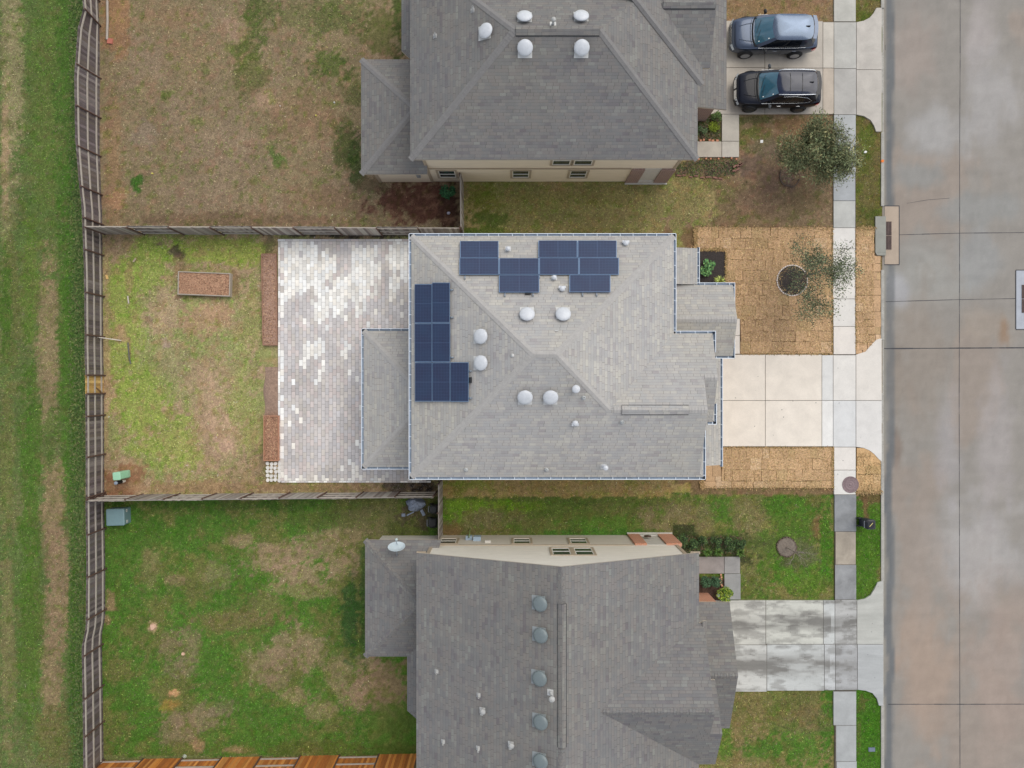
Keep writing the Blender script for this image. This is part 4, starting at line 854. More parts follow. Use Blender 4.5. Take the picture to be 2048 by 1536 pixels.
C_.add((-7.54, 2.7, EL), (-7.54, -4.22, EL), (-4.4, -1.08, 4.156), (-4.4, -.44, 4.156)); C_.add((-7.54, 2.7, EL), (-4.4, -.44, 4.156), (-4.4, 2.7, EL)); C_.add((-7.54, -4.22, EL), (-4.4, -4.22, EL), (-4.4, -1.08, 4.156))
hc = empty('house', (1.5, 0, 0), 'middle house with light grey shingled roof, white gutters and solar panels', 'house')
C_.build(hc, SH_C)
nW, nN, nE, nS = Vector((-P45, 0, 1)), Vector((0, P45, 1)), Vector((P45, 0, 1)), Vector((0, -P45, 1)); nN2 = Vector((0, sl, 1))
m = MB()
cap(m, A, R1, nW, nS); cap(m, B, R1, nW, nN); cap(m, Cc, R2, nE, nN); cap(m, V1, R2, nE, nS); cap(m, R1, R2, nN, nS); cap(m, (4.44 + .2, -1.18, 6.808), X1, nN2, nS)
cap(m, (7.2, 3.225, 3.65), (11.22, 3.225, 3.65), (0, .42, 1), (0, -.42, 1)); cap(m, (XG + .02, yk, zk), X3, nN2, (0, -.41, 1))
cap(m, (-7.54, 2.7, EL), (-4.5, -.34, 4.12), (-.4, 0, 1), (0, .4, 1)); cap(m, (-7.54, -4.22, EL), (-4.5, -1.18, 4.12), (-.4, 0, 1), (0, -.4, 1))
m.build('ridge_cap', CAP_C, hc)
gw = (-1, 0, 0); gn = (0, 1, 0); ge = (1, 0, 0); gs = (0, -1, 0); o_ = .125
gutter(hc, [(Wx, Sy - o_, E), (Wx, Ny + o_, E)], [gw]); gutter(hc, [(Wx - o_, Ny, E), (Ex + o_, Ny, E)], [gn]); gutter(hc, [(Ex, Ny + o_, E), (Ex, 2.4, E)], [ge])
gutter(hc, [(Ex, 2.4, E), (9.52 + o_, 2.4, E)], [gn]); gutter(hc, [(9.56, 2.4 + o_, E), (9.56, 1.5, E)], [ge]); gutter(hc, [(Wx - o_, Sy, E), (9.08 + o_, Sy, E)], [gs])
gutter(hc, [(9.08, Sy - o_, E), (9.08, -2.2, E)], [ge]); gutter(hc, [(9.6, -1.8 - .1, E), (9.6, -.93, E)], [ge]); gutter(hc, [(9.3, -1.8, E), (9.6 + o_, -1.8, E)], [gs])
gutter(hc, [(10.6, 1.3, EL), (10.6, -4.2, EL)], [ge]); gutter(hc, [(7.75, 5.03, EL + .02), (11.22 + o_, 5.03, EL + .02)], [gn]); gutter(hc, [(11.22, 5.03 + o_, EL), (11.22, 4.0, EL)], [ge]); gutter(hc, [(11.22, 2.3, EL), (11.22, 1.42 - o_, EL)], [ge]); gutter(hc, [(10.1, 1.42, EL), (11.22 + o_, 1.42, EL)], [gs])
gutter(hc, [(9.42, 6.95, EL), (9.42, 5.1, EL)], [ge]); gutter(hc, [(-7.54, -4.22 - o_, EL), (-7.54, 2.7 + o_, EL)], [gw]); gutter(hc, [(-7.54 - o_, 2.7, EL), (-4.72, 2.7, EL)], [gn]); gutter(hc, [(-7.54 - o_, -4.22, EL), (-4.72, -4.22, EL)], [gs])
m = MB(); wall_box(m, -4.4, 7.3, -4.05, 6.65, -.1, 5.22); wall_box(m, 7.3, 8.5, -4.05, 2.05, -.1, 5.22); wall_box(m, 8.5, 9.2, -1.5, 2.05, 2.6, 5.22)
m.face([(8.5, -4.05, 5.22), (8.5, 2.05, 5.22), (8.5, 2.05, 5.3), (8.5, -1.18, 6.6), (8.5, -4.05, 5.3)]); m.face([(9.2, -1.5, 5.22), (9.2, 2.05, 5.22), (9.2, yk, 6.0)])
wall_box(m, -7.1, -4.4, -3.8, 2.3, -.1, 2.8); m.build('wall', WALL_S, hc)
m = MB(); wall_box(m, 8.5, 10.2, -3.75, 1.0, -.1, 2.85); m.build('brick_wall', BRK_S, hc)
m = MB(); m.box(10.18, 10.22, -3.2, .45, 0, 2.2)
for i in range(4): m.box(10.22, 10.24, -3.15, .4, .06 + i * .54, .55 + i * .54)
m.build('garage_door', SASH, hc)
for yy in (1.75, 4.7):
    m = MB(); m.box(10.65, 10.95, yy - .15, yy + .15, -.1, 2.54); m.build('porch_column', BRK_S, hc)
    m = MB(); m.box(7.3, 10.95, yy - .1, yy + .1, 2.56, 2.8); m.build('porch_beam', SASH, hc)
m = MB(); wall_box(m, 7.3, 9.05, 5.1, 6.6, -.1, 2.85); m.build('brick_wall', BRK_S, hc)
for px, py in ((1054, 631), (1126, 631), (964, 673), (964, 726), (1050, 792), (1101, 792)): dome_vent(hc, C_, px, py, WHITEP)
for px, py, k, h in ((1016, 499, 'cap', .16), (1251, 487, 'pot', .2), (1124, 578, 'pot', .2), (1108, 556, 'cap', .12), (1167, 795, 'pipe', .22), (1150, 846, 'pot', .2), (1244, 844, 'pipe', .3), (932, 939, 'pipe', .2), (1093, 939, 'pipe', .25), (1151, 778, 'cap', .25)): pipe_vent(hc, C_, px, py, k, h, .05 if (px, py) != (1151, 778) else .08)
pipe_vent(hc, C_, 1207, 932, 'cap', .75, .055)
ridge_vent(hc, (5.0, -1.18, 6.815), (8.05, -1.18, 6.815), nN2, nS, SH_C)
m = MB(); p, n = C_.hit(1025, 711); T = align(p, n); m.lathe([(.09, 0), (.09, .03), (.05, .04), (.05, .05), (.001, .05)], T, 8); m.build('roof_clip', FLANGE, hc); m = MB(); p, n = C_.hit(1113, 662); T = align(p, n); m.hexa([T @ Vector(q) for q in ((-.08, -.015, .0), (.08, -.015, .0), (.08, .015, 0), (-.08, .015, 0))], [T @ Vector(q) for q in ((-.08, -.015, .05), (.08, -.015, .05), (.08, .015, .05), (-.08, .015, .05))])
m.build('roof_clip', FLANGE, hc)

# solar arrays
def panel(parent, H, x0, y0, x1, y1, along_x):
    q = [H.hit(a, b)[0] for a, b in ((x0, y1), (x1, y1), (x1, y0), (x0, y0))]; n = H.hit((x0 + x1) / 2, (y0 + y1) / 2)[1]
    ce = sum(q, Vector()) / 4; k = (CAM_H - ce.z - .14) / (CAM_H - ce.z)
    off = n * .13; q = [Vector((v.x * k, v.y * k, v.z)) for v in q]; T = [v + off for v in q]; m = MB()
    ce = sum(T, Vector()) / 4; fr = .02; inn = [v + (ce - v).normalized() * fr * 1.5 for v in T]
    for i in range(4):
        j = (i + 1) % 4; m.face([T[i], T[j], inn[j], inn[i]], 1); m.face([T[i] - n * .04, T[j] - n * .04, T[j], T[i]], 1)
    m.face([v - n * .04 for v in T][::-1], 1)
    uv = [(0, 0), (1, 0), (1, 1), (0, 1)] if along_x else [(0, 0), (0, 1), (1, 1), (1, 0)]
    m.face([v - n * .003 for v in inn], 0, uv=uv); m.build('solar_panel', [SOLAR, SFRAME], parent)
def mount(parent, H, px, py, kind='foot'):
    p, n = H.hit(px, py); T = align(p, n); m = MB()
    if kind == 'foot': m.hexa([T @ Vector(q) for q in ((-.03, -.12, 0), (.03, -.12, 0), (.03, .08, 0), (-.03, .08, 0))], [T @ Vector(q) for q in ((-.03, -.12, .12), (.03, -.12, .12), (.03, .04, .06), (-.03, .04, .06))]); m.lathe([(.045, .0), (.045, .03), (.001, .03)], T @ Matrix.Translation((0, .08, 0)), 8); m.build('mounting_foot', METAL, parent)
    else: m.hexa([T @ Vector(q) for q in ((-.13, -.06, 0), (.13, -.06, 0), (.13, .08, 0), (-.13, .08, 0))], [T @ Vector(q) for q in ((-.13, -.06, .1), (.13, -.06, .1), (.11, .06, .08), (-.11, .06, .08))]); m.build('junction_box', DARK, parent)
p0 = C_.hit(1078, 535)[0]
an = empty('solar_array', p0, 'stepped array of nine dark solar panels on the upper slope of the light roof', 'solar panels', 'solar arrays on the middle house roof')
for r in ((920, 484, 997, 517.3), (1077, 483, 1154.7, 517), (1155.5, 483, 1233.5, 517), (919, 518.3, 997.7, 551), (998.6, 518.3, 1077.7, 551), (1078.6, 518, 1157.6, 551), (1158.5, 517.8, 1238, 551), (998, 552.3, 1078.7, 586.5), (1139, 551.8, 1221, 586)): panel(an, C_, *r, True)
for q in ((930, 555), (1010, 590), (1066, 589), (1165, 589), (1193, 589), (1079, 553)): mount(an, C_, *q)
mount(an, C_, 1056, 588, 'box')
aw = empty('solar_array', C_.hit(885, 690)[0], 'L-shaped array of seven dark blue solar panels beside the left eave of the middle house', 'solar panels', 'solar arrays on the middle house roof')
for r in ((831.5, 568, 865.5, 646), (866.5, 565, 901.5, 645.3), (831.5, 647, 865.5, 724), (866.5, 646.3, 902, 724), (832, 725, 866, 803), (867, 725, 902, 803), (903, 724.5, 939, 803.5)): panel(aw, C_, *r, False)
for q in ((903.5, 580), (903.5, 635), (904, 715), (941, 742), (941, 796)): mount(aw, C_, *q)
mount(aw, C_, 941.5, 760, 'box')

# ---------------------------------------------------------------- the upper house
H = Roofs(); Wn, En, Sn, pn = -4.83, 8.81, 10.66, .5; dn = 4.95; rzn = E + pn * dn; ryn = Sn + dn; Nn = Sn + 2 * dn
R1n = (Wn + dn, ryn, rzn); R2n = (En - dn, ryn, rzn)
H.add((Wn, Sn, E), R1n, (Wn, Nn, E)); H.add((Wn, Sn, E), (En, Sn, E), R2n, R1n); H.add((En, Sn, E), (En, Nn, E), R2n); H.add((Wn, Nn, E), R1n, R2n, (En, Nn, E))
pz = lambda x: E + .5 * (9.04 - x)
H.add((9.04, 14.2, E), (9.04, 15.0, E), (6.82, 17.5, pz(6.82)), (6.82, 21, pz(6.82)), (5.0, 21, pz(5.0)), (5.0, 17.88, pz(5.0)))
H.add((9.04, 15.0, E), (9.4, 15.0, E), (9.4, 17.5, pz(6.82)), (6.82, 17.5, pz(6.82))); H.add((9.4, 17.5, pz(6.82)), (9.4, 20.0, E), (6.82, 21, E), (6.82, 17.5, pz(6.82)))
H.add((10.95, 14.0, 2.75), (10.95, 21, 2.75), (8.3, 21, 3.3), (8.3, 14.05, 3.3))
H.add((-7.67, 16.5, EL), (-7.67, 10.67, EL), (-4.9, 13.44, 4.0), (-4.9, 13.73, 4.0)); H.add((-7.67, 10.67, EL), (-4.3, 10.67, EL), (-4.3, 13.44, 4.0), (-4.9, 13.44, 4.0)); H.add((-7.67, 16.5, EL), (-4.9, 13.73, 4.0), (-4.3, 13.73, 4.0), (-4.3, 16.5, EL)); H.add((-4.9, 13.73, 4.0), (-4.9, 13.44, 4.0), (-4.3, 13.44, 4.0), (-4.3, 13.73, 4.0))
H.add((-5.62, 21, EL), (-5.62, 16.95, EL), (-4.7, 16.95, 3.3), (-4.7, 21, 3.3)); H.add((-5.62, 16.95, EL), (-5.2, 16.55, EL), (-4.6, 16.55, 3.05), (-4.7, 16.95, 3.3))
hn = empty('house', (2, 15.6, 0), 'upper beige sided house with dark grey hip roof, next to the two parked cars', 'house')
H.build(hn, SH_N)
nw, nn_, ne, ns = Vector((-pn, 0, 1)), Vector((0, pn, 1)), Vector((pn, 0, 1)), Vector((0, -pn, 1))
m = MB(); cap(m, (Wn, Sn, E), R1n, nw, ns); cap(m, (En, Sn, E), R2n, ne, ns); cap(m, (Wn, Nn, E), R1n, nw, nn_); cap(m, (9.04, 14.2, E + .02), (5.0, 17.88, pz(5) + .02), ne, (-.2, -.5, 1)); cap(m, (6.9, 17.5, pz(6.82)), (9.4, 17.5, pz(6.82)), (0, .44, 1), (0, -.44, 1))
cap(m, (-7.67, 16.5, EL), (-4.95, 13.78, 3.98), (-.4, 0, 1), (0, .4, 1)); cap(m, (-7.67, 10.67, EL), (-4.95, 13.39, 3.98), (-.4, 0, 1), (0, -.4, 1)); m.build('ridge_cap', CAP_N, hn)
ridge_vent(hn, (R1n[0] + .05, ryn, rzn), (R2n[0], ryn, rzn), nn_, ns, SH_N, .22); ridge_vent(hn, (6.95, 17.5, pz(6.82)), (9.36, 17.5, pz(6.82)), (0, .44, 1), (0, -.44, 1), SH_N, .22)
for px, py in ((1049, 38), (1162, 37), (974, 64), (1050, 95), (1163, 95)): dome_vent(hn, H, px, py, WHITEP)
pipe_vent(hn, H, 946, 21, 'pipe', .35); pipe_vent(hn, H, 871, 72, 'pipe', .3); pipe_vent(hn, H, 1106, 49, 'cap', .42, .045)
m = MB(); wall_box(m, -4.4, 8.39, 11.1, 20.2, -.1, 5.22); wall_box(m, -7.25, -4.4, 11.08, 16.1, -.1, 2.8); wall_box(m, -5.2, -4.4, 16.6, 20.5, -.1, 2.8); wall_box(m, 8.39, 9.05, 15.2, 20, 2.6, 5.2); m.build('wall', WALL_N, hn)
m = MB(); m.box(-4.43, 6.15, 11.07, 11.1, 2.32, 2.5); m.box(-4.44, -4.3, 11.06, 11.1, 0, 5.2); m.box(8.27, 8.42, 11.06, 11.1, 2.45, 5.2); m.box(-7.28, -7.12, 11.05, 11.08, 0, 2.8); m.build('corner_board', TRIM, hn)
for x0, x1, z0, z1 in ((.02, .9, .85, 2.05), (3.05, 3.93, .85, 2.05), (-3.86, -2.98, .85, 2.05), (2.02, 2.92, 3.1, 4.5), (3.1, 4.02, 3.1, 4.5)): window(hn, x0, x1, z0, z1, 11.1, -1)
def porch_wall(parent, s, y, x0, xa, xb, x1, mat, zt=2.42):
    """brick corner porch at the side wall: two piers, lintel, slab floor; faces s*Y, stands proud of the wall"""
    m = MB(); f = lambda a, b, t0, t1, c, d: m.box(a, b, min(y + s * t0, y + s * t1), max(y + s * t0, y + s * t1), c, d)
    f(x0, xa, -.06, .1, -.1, zt); f(xb, x1, -.06, .1, -.1, zt); m.build('brick_wall', mat, parent)
    m = MB(); f = lambda a, b, t0, t1, c, d: m.box(a, b, min(y + s * t0, y + s * t1), max(y + s * t0, y + s * t1), c, d)
    f(x0 - .03, x1 + .03, .1, .17, -.1, .06); m.build('footing', concrete_mat('footing', False, L3(186, 184, 176), .1), parent)
    m = MB(); f = lambda a, b, t0, t1, c, d: m.box(a, b, min(y + s * t0, y + s * t1), max(y + s * t0, y + s * t1), c, d)
    f(xa, xb, .0, .09, -.1, .3); f(xa, xb, -.02, .03, .3, zt); m.build('porch_slab', plain('porch_stucco', L3(188, 184, 176), .8, var=.08), parent)
porch_wall(hn, -1, 11.1, 6.2, 6.86, 7.72, 8.45, BRK_N)
m = MB(); wall_box(m, 8.35, 8.43, 11.04, 14.4, -.1, 2.40); wall_box(m, 8.39, 10.6, 14.4, 20, -.1, 2.62); m.build('brick_wall', BRK_N, hn)
m = MB(); m.box(10.58, 10.63, 15.0, 20.0, 0, 2.2); m.build('garage_door', SASH, hn)
m = MB(); m.box(-5.05, -4.6, 10.78, 11.05, 2.62, 2.7, 0); m.box(-4.95, -4.75, 10.75, 11.05, 1.9, 2.55, 1); m.build('downspout', [DARK, METAL], hn)

# ---------------------------------------------------------------- the lower house
G = Roofs(); xr, zr, ys = 2.17, 8.0, -8.02; Ws, Es = -4.54, 8.88
G.add((Ws, ys, E), (xr, ys, zr), (xr, -22.5, zr), (Ws, -22.5, E)); G.add((xr, ys, zr), (Es, ys, E), (Es, -22.5, E), (xr, -22.5, zr))
ze, ye = 7.3, -14.7; G.add((3.94, ye, ze), (9.1, ye, ze), (9.1, -11.35, E), (8.88, -11.35, E + .01))
zs = ze - .582 * 1.35
G.add((3.94, ye, ze), (8.88, -18.05, E + .01), (9.65, -18.05, E), (9.65, ye - 1.35, zs), (9.1, ye - 1.35, zs), (9.1, ye, ze)); G.add((8.6, -16.05, zs), (9.65, -16.05, zs), (9.65, -14.06, E), (8.6, -14.06, E))
G.add((9.24, -11.25, E), (9.24, -13.1, E), (9.02, -13.1, E + .1), (9.02, -11.25, E + .1))
G.add((11.06, -11.1, EL), (11.06, -14.28, 4.3), (8.3, -14.28, 4.3), (8.3, -11.1, EL)); G.add((11.06, -14.28, 4.3), (11.06, -17.5, EL), (8.3, -17.5, EL), (8.3, -14.28, 4.3))
G.add((-7.47, -7.93, EL), (-4.3, -11.1, 4.17), (-7.47 + 2.96, -10.89, 4.08), (-7.47, -13.85, EL)) if False else None
dw = 2.96
G.add((-7.47, -7.93, EL), (-7.47 + dw, -7.93 - dw, EL + .4 * dw), (-7.47, -13.85, EL)); G.add((-7.47, -7.93, EL), (-3.6, -7.93, EL), (-4.3, -7.93 - dw, EL + .4 * dw), (-7.47 + dw, -7.93 - dw, EL + .4 * dw)); G.add((-7.47, -13.85, EL), (-7.47 + dw, -7.93 - dw, EL + .4 * dw), (-4.3, -7.93 - dw, EL + .4 * dw), (-4.3, -13.85, EL))
G.add((-5.33, -13.0, EL), (-5.33, -16.6, EL), (-4.3, -16.6, 3.3), (-4.3, -13.0, 3.3)); G.add((-5.33, -16.6, EL), (-4.6, -17.25, EL), (-4.3, -17.25, 3.0), (-4.3, -16.6, 3.3))
hs_ = empty('house', (2.2, -15, 0), 'lower cream sided gable house with dark grey roof and five grey dome vents', 'house')
G.build(hs_, SH_N)
m = MB(); nw2, ne2 = Vector((-.395, 0, 1)), Vector((.395, 0, 1)); nx, nsx = Vector((0, .582, 1)), Vector((0, -.582, 1))
cap(m, (xr, ys, zr), (xr, -22.5, zr), nw2, ne2); cap(m, (4.1, ye, ze), (9.1, ye, ze), nx, nsx); cap(m, (8.5, -14.28, 4.3), (11.06, -14.28, 4.3), (0, .43, 1), (0, -.43, 1)); cap(m, (-7.47, -7.93, EL), (-4.6, -10.8, 4.05), (-.4, 0, 1), (0, .4, 1)); cap(m, (-7.47, -13.85, EL), (-4.6, -10.98, 4.05), (-.4, 0, 1), (0, -.4, 1)); m.build('ridge_cap', SH_N, hs_)
ridge_vent(hs_, (xr + .03, W(0, 1208, 8).y, zr), (xr + .03, W(0, 1496, 8).y, zr), nw2, ne2, SH_N, .17)
for px, py in ((1082, 1206), (1083, 1269), (1081, 1355), (1083, 1442), (1083, 1520)): dome_vent(hs_, G, px, py, GREYP)
for px, py, k, h in ((874, 1343, 'pipe', .25), (958, 1390, 'pipe', .3), (966, 1421, 'pot', .16), (887, 1483, 'pipe', .3), (957, 1496, 'pipe', .35), (1023, 1489, 'pot', .2)): pipe_vent(hs_, G, px, py, k, h)
pipe_vent(hs_, G, 1102, 1385, 'cap', .65, .06)
m = MB(); wall_box(m, -4.15, 8.5, -22, -8.3, -.1, 5.24)
m.face([(8.5, -8.3, 5.24), (-4.15, -8.3, 5.24), (xr, -8.3, 7.85)]); wall_box(m, -7.1, -4.15, -13.5, -8.31, -.1, 2.75); wall_box(m, 8.5, 9.2, -17.7, -14.3, 2.6, 5.2); wall_box(m, -4.95, -4.15, -17.0, -13.5, -.1, 2.75); m.face([(8.8, -17.7, 5.2), (8.8, -11.7, 5.2), (8.8, ye, 7.0)]); m.build('wall', WALL_S, hs_)
m = MB(); wall_box(m, -4.17, 6.2, -8.5, -8.285, -.1, 2.42); m.build('wall', WALL_SL, hs_)
m = MB(); m.box(-4.2, 6.2, -8.3, -8.26, 2.42, 2.52); m.box(-4.19, -4.03, -8.3, -8.26, 2.52, 5.2); m.box(8.38, 8.54, -8.3, -8.26, 2.5, 5.2); m.box(-4.54, -4.1, -8.1, -7.98, 5.18, 5.28); m.box(8.5, 8.95, -8.1, -7.98, 5.18, 5.28); m.build('corner_board', TRIM, hs_)
for x0, x1, z0, z1 in ((-3.78, -2.92, .95, 2.15), (.08, .96, .95, 2.15), (3.05, 3.93, .95, 2.15)): window(hs_, x0, x1, z0, z1, -8.285, 1)
for x0, x1, z0, z1 in ((1.98, 2.88, 3.15, 4.6), (3.1, 4.0, 3.15, 4.6)): window(hs_, x0, x1, z0, z1, -8.3, 1)
porch_wall(hs_, 1, -8.3, 6.33, 6.95, 7.95, 8.75, BRK_S)
m = MB(); wall_box(m, 8.5, 10.75, -17.2, -11.45, -.1, 2.85); wall_box(m, 8.5, 8.72, -9.0, -8.24, -.1, 2.40); m.build('brick_wall', BRK_S, hs_)
m = MB(); m.box(10.75, 10.8, -16.6, -12.0, 0, 2.2); m.build('garage_door', SASH, hs_)
# round plaque in the porch recess, wall meters
m = MB(); T = Matrix.Translation((7.25, -8.16, .95)) @ Matrix.Rotation(-math.pi / 2, 4, 'X'); m.lathe([(.2, 0), (.2, .04), (.16, .05), (.001, .05)], T, 20); o = m.build('wall_plaque', plain('dark_bronze', L3(74, 56, 48), .5, .4))
tag(recenter(o, (7.25, -8.2, .95)), 'round dark plaque hanging in the brick porch recess of the lower house', 'wall ornament')
def ubox(name, x0, x1, y0, y1, z0, z1, mat, label, cat, lid=.02):
    e = empty(name, ((x0 + x1) / 2, y0, z0), label, cat); m = MB(); m.box(x0, x1, y0, y1, z0, z1 - lid); m.build('cabinet', mat, e)
    m = MB(); m.box(x0 - .015, x1 + .015, y0, y1 + .015, z1 - lid, z1); m.build('lid', mat, e); return e
BOXM = plain('meter_box', L3(150, 168, 184), .45, var=.1)
ubox('electric_meter', -2.03, -1.66, -8.285, -8.08, .95, 1.5, BOXM, 'wider pale blue meter box on the cream side wall, right of its smaller neighbour', 'meter')
ubox('breaker_box', -2.45, -2.12, -8.285, -8.1, .8, 1.25, BOXM, 'smaller pale blue box on the cream side wall, left one of the meter pair', 'meter')
m = MB(); m.tube([(-2.28, -8.16, 1.2), (-2.28, -8.12, 1.4), (-2.28, -7.95, .6), (-2.28, -7.9, 0)], .03, 8); o = m.build('gas_riser', plain('green_pipe', L3(120, 140, 84), .5)); tag(recenter(o, (-2.28, -7.9, 0)), 'thin green riser pipe below the pale blue meter boxes', 'pipe')
ubox('cable_box', -1.4, -1.12, -8.285, -8.18, 1.7, 1.95, plain('beige_box', L3(202, 198, 190), .5), 'small beige cable box on the cream side wall above the meters', 'utility box')

# satellite dish on the lower house's low roof
pd = G.hit(796, 1108)[0]
ed = empty('satellite_dish', pd, 'oval pale grey satellite dish on the low roof corner of the lower house', 'satellite dish')
ctr = W(793, 1094, 3.9); m = MB(); m.tube([pd, Vector((pd.x, pd.y, pd.z + .35)), ctr - Vector((0, .12, .12))], .025, 10); m.build('mast', METAL, ed)
ax = Vector((0, 2.6, 1)).normalized(); T = Matrix.Translation(ctr) @ ax.to_track_quat('Z', 'Y').to_matrix().to_4x4(); m = MB()
pr = [(.0012, -.09), (.14, -.075), (.28, -.035), (.41, .03), (.43, .04), (.43, .03), (.28, -.055), (.14, -.095), (.0012, -.11)]
m.lathe(pr, T, 32, sy=1.0); m.build('reflector', plain('dish_grey', L3(188, 200, 206), .45, var=.12, scale=5), ed)
m = MB(); ft = W(793, 1079, 4.15); m.tube([ctr + Vector((0, .05, -.36)), (ctr + ft) / 2 + Vector((0, 0, .02)), ft], .018, 8); m.build('feed_arm', METAL, ed)
m = MB(); m.lathe([(.06, -.06), (.07, 0), (.06, .06), (.001, .07)], Matrix.Translation(ft), 14); m.build('receiver', plain('receiver_grey', L3(170, 184, 184), .4), ed)
# ================================================================== fences
PKC = [(104, 94, 96), (96, 86, 86), (112, 102, 100), (88, 78, 78), (118, 110, 108), (100, 90, 84)]
def fence_run(e, base, top, post_t, inner, height=1.83, cols=PKC, rails=((.13, .8), (.52, .8), (.88, .8)), side=lambda i: 1, railm=None, railside=None, gate=None, gcol=None, rail_h=.085):
    """base/top: polylines of world points (same count); post_t: cumulative distances of posts; inner: unit vector toward the rail side"""
    def at(poly, t):
        acc = 0; T = 0; segs = [(poly[i], poly[i + 1]) for i in range(len(poly) - 1)]; bs = [(base[i + 1] - base[i]).length for i in range(len(base) - 1)]
        for (a, b), l in zip(segs, bs):
            if t <= acc + l + 1e-6: return a.lerp(b, (t - acc) / l)
            acc += l
        return poly[-1].copy()
    for s in range(len(post_t) - 1):
        t0, t1 = post_t[s], post_t[s + 1]; sd_ = side(s); m = MB(); n = max(1, int(round((t1 - t0) / .142)))
        cs = gcol if (gate is not None and s in gate) else cols
        offp = inner * (-.035 * sd_)
        for k in range(n):
            a, b = t0 + (t1 - t0) * k / n, t0 + (t1 - t0) * (k + .955) / n; dh = random.uniform(-.012, .012); j = inner * random.uniform(-.006, .006)
            B0, B1, T0, T1 = at(base, a) + offp + j, at(base, b) + offp + j, at(top, a) + offp + j, at(top, b) + offp + j
            B0.z = B1.z = -.02; T0.z += dh; T1.z += dh; th = inner * .008
            c = L3(*VS(random.choice(cs), random.uniform(.88, 1.1)))
            m.hexa([B0 - th, B1 - th, B1 + th, B0 + th], [T0 - th, T1 - th, T1 + th, T0 + th], 0, c)
        m.build('picket_panel', WOODA, e)
        for f, _ in rails:
            m = MB(); st = 3
            for q in range(st):
                u0, u1 = t0 + (t1 - t0) * q / st, t0 + (t1 - t0) * (q + 1) / st
                a = at(base, u0).lerp(at(top, u0), f) + inner * .0 * sd_; b = at(base, u1).lerp(at(top, u1), f) + inner * .0 * sd_
                m.bar(a + inner * (.012 * sd_), b + inner * (.012 * sd_), .05, rail_h)
            m.build('rail', railm or RAILM, e)
    for t in post_t:
        a, b = at(base, t) + inner * .05, at(top, t) + inner * .05; a.z = -.05; m = MB(); m.tube([a, b + Vector((0, 0, .03))], .045, 8); m.build('post', POSTM, e)
# back fence with its kinks and lean
bp = [(196, -60), (197, 0), (199, 52), (200, 90), (200, 180), (200, 300), (203, 390), (205, 430), (206, 560), (207, 700), (208, 755), (209, 900), (209, 1000), (211, 1130), (211, 1235), (204, 1270), (206, 1380), (208, 1536), (208, 1620)]
tp = [(162, -60), (163, 0), (168, 51), (157, 52), (150, 190), (152, 300), (160, 390), (165, 430), (170, 560), (171, 700), (172, 755), (173, 900), (173, 1000), (174, 1130), (173, 1235), (165, 1270), (167, 1380), (169, 1536), (169, 1620)]
base = [W(x, y, 0) for x, y in bp]; top = []
for (x, y), (bx, by) in zip(tp, bp):
    p = W(x, y, 1.83); b = W(bx, by, 0); p.y = b.y; top.append(p)
def cum(poly, ys):
    out = []
    for y in ys:
        acc = 0
        for i in range(len(poly) - 1):
            a, b = poly[i], poly[i + 1]
            if (a.y - y) * (b.y - y) <= 0: out.append(acc + (b - a).length * (a.y - y) / (a.y - b.y)); break
            acc += (b - a).length
    return out
posts = cum(base, [GY(v) for v in (-55, 2, 52, 157, 236, 313, 390, 450, 511, 593, 674, 751, 787, 830, 908, 985, 1056, 1137, 1218, 1288, 1370, 1442, 1530, 1600)])
eb = empty('back_fence', (GX(203), 0, 0), 'long weathered wooden picket fence leaning along the green alley, behind all three yards', 'fence')
fence_run(eb, base, top, posts, Vector((1, 0, 0)), gate=(11,), gcol=[(198, 160, 96), (188, 148, 86), (206, 172, 110)], rails=((.16, 1), (.53, 1), (.9, 1)))
m = MB(); m.bar(Vector((GX(207) + .07, GY(785), .25)), Vector((GX(207) - .02, GY(760), 1.7)), .03, .09); m.build('brace', plain('brace_wood', L3(120, 90, 60), .8), eb)
# dividing fences: sections alternate sides
def hfence(label, x0, y0, x1, y1, cols=PKC, n=10, ph=0, name='side_fence', railm=None):
    a, b = Vector((GX(x0), GY(y0), 0)), Vector((GX(x1), GY(y1), 0)); u = Vector((0, 0, 1.83)); L = (b - a).length
    e = empty(name, (a + b) / 2, label, 'fence')
    inner = Vector((0, 1, 0)) if y0 > 768 else Vector((0, -1, 0))
    t = [L * i / n for i in range(n + 1)]
    fence_run(e, [a, b], [a + u, b + u], t, inner, cols=cols, side=lambda i: 1 if (i + ph) % 2 else -1, railm=railm, rails=((.1, 1), (.5, 1), (.93, 1)))
    m = MB(); m.bar(a + Vector((0, 0, 1.86)), b + Vector((0, 0, 1.86)), .05, .03)
    return e
GREY2 = [(150, 142, 134), (136, 126, 118), (160, 154, 144), (122, 110, 104)]
hfence('grey wooden fence between the brown upper yard and the middle yard', 209, 467, 924, 470, GREY2, 9)
hfence('grey wooden fence with alternating panels between the middle yard and the lower green yard', 212, 991, 874, 984, GREY2, 9, 1)
hfence('new orange cedar fence along the bottom edge of the lower yard', 208, 1521, 836, 1509, [(190, 122, 54), (178, 108, 44), (204, 138, 70), (168, 100, 42)], 8, 1, railm=plain('cedar_rail', L3(170, 160, 150), .8))
def vfence(label, x0, y0, x1, y1, n, inner, cols=PKC, name='side_fence'):
    a, b = Vector((GX(x0), GY(y0), 0)), Vector((GX(x1), GY(y1), 0)); u = Vector((0, 0, 1.8)); L = (b - a).length; e = empty(name, (a + b) / 2, label, 'fence')
    fence_run(e, [a, b], [a + u, b + u], [L * i / n for i in range(n + 1)], inner, cols=cols, rails=((.12, 1), (.5, 1), (.94, 1)))
vfence('short grey fence between the upper house wall and the middle lot', 925.5, 366, 926.5, 468, 1, Vector((-1, 0, 0)), GREY2)
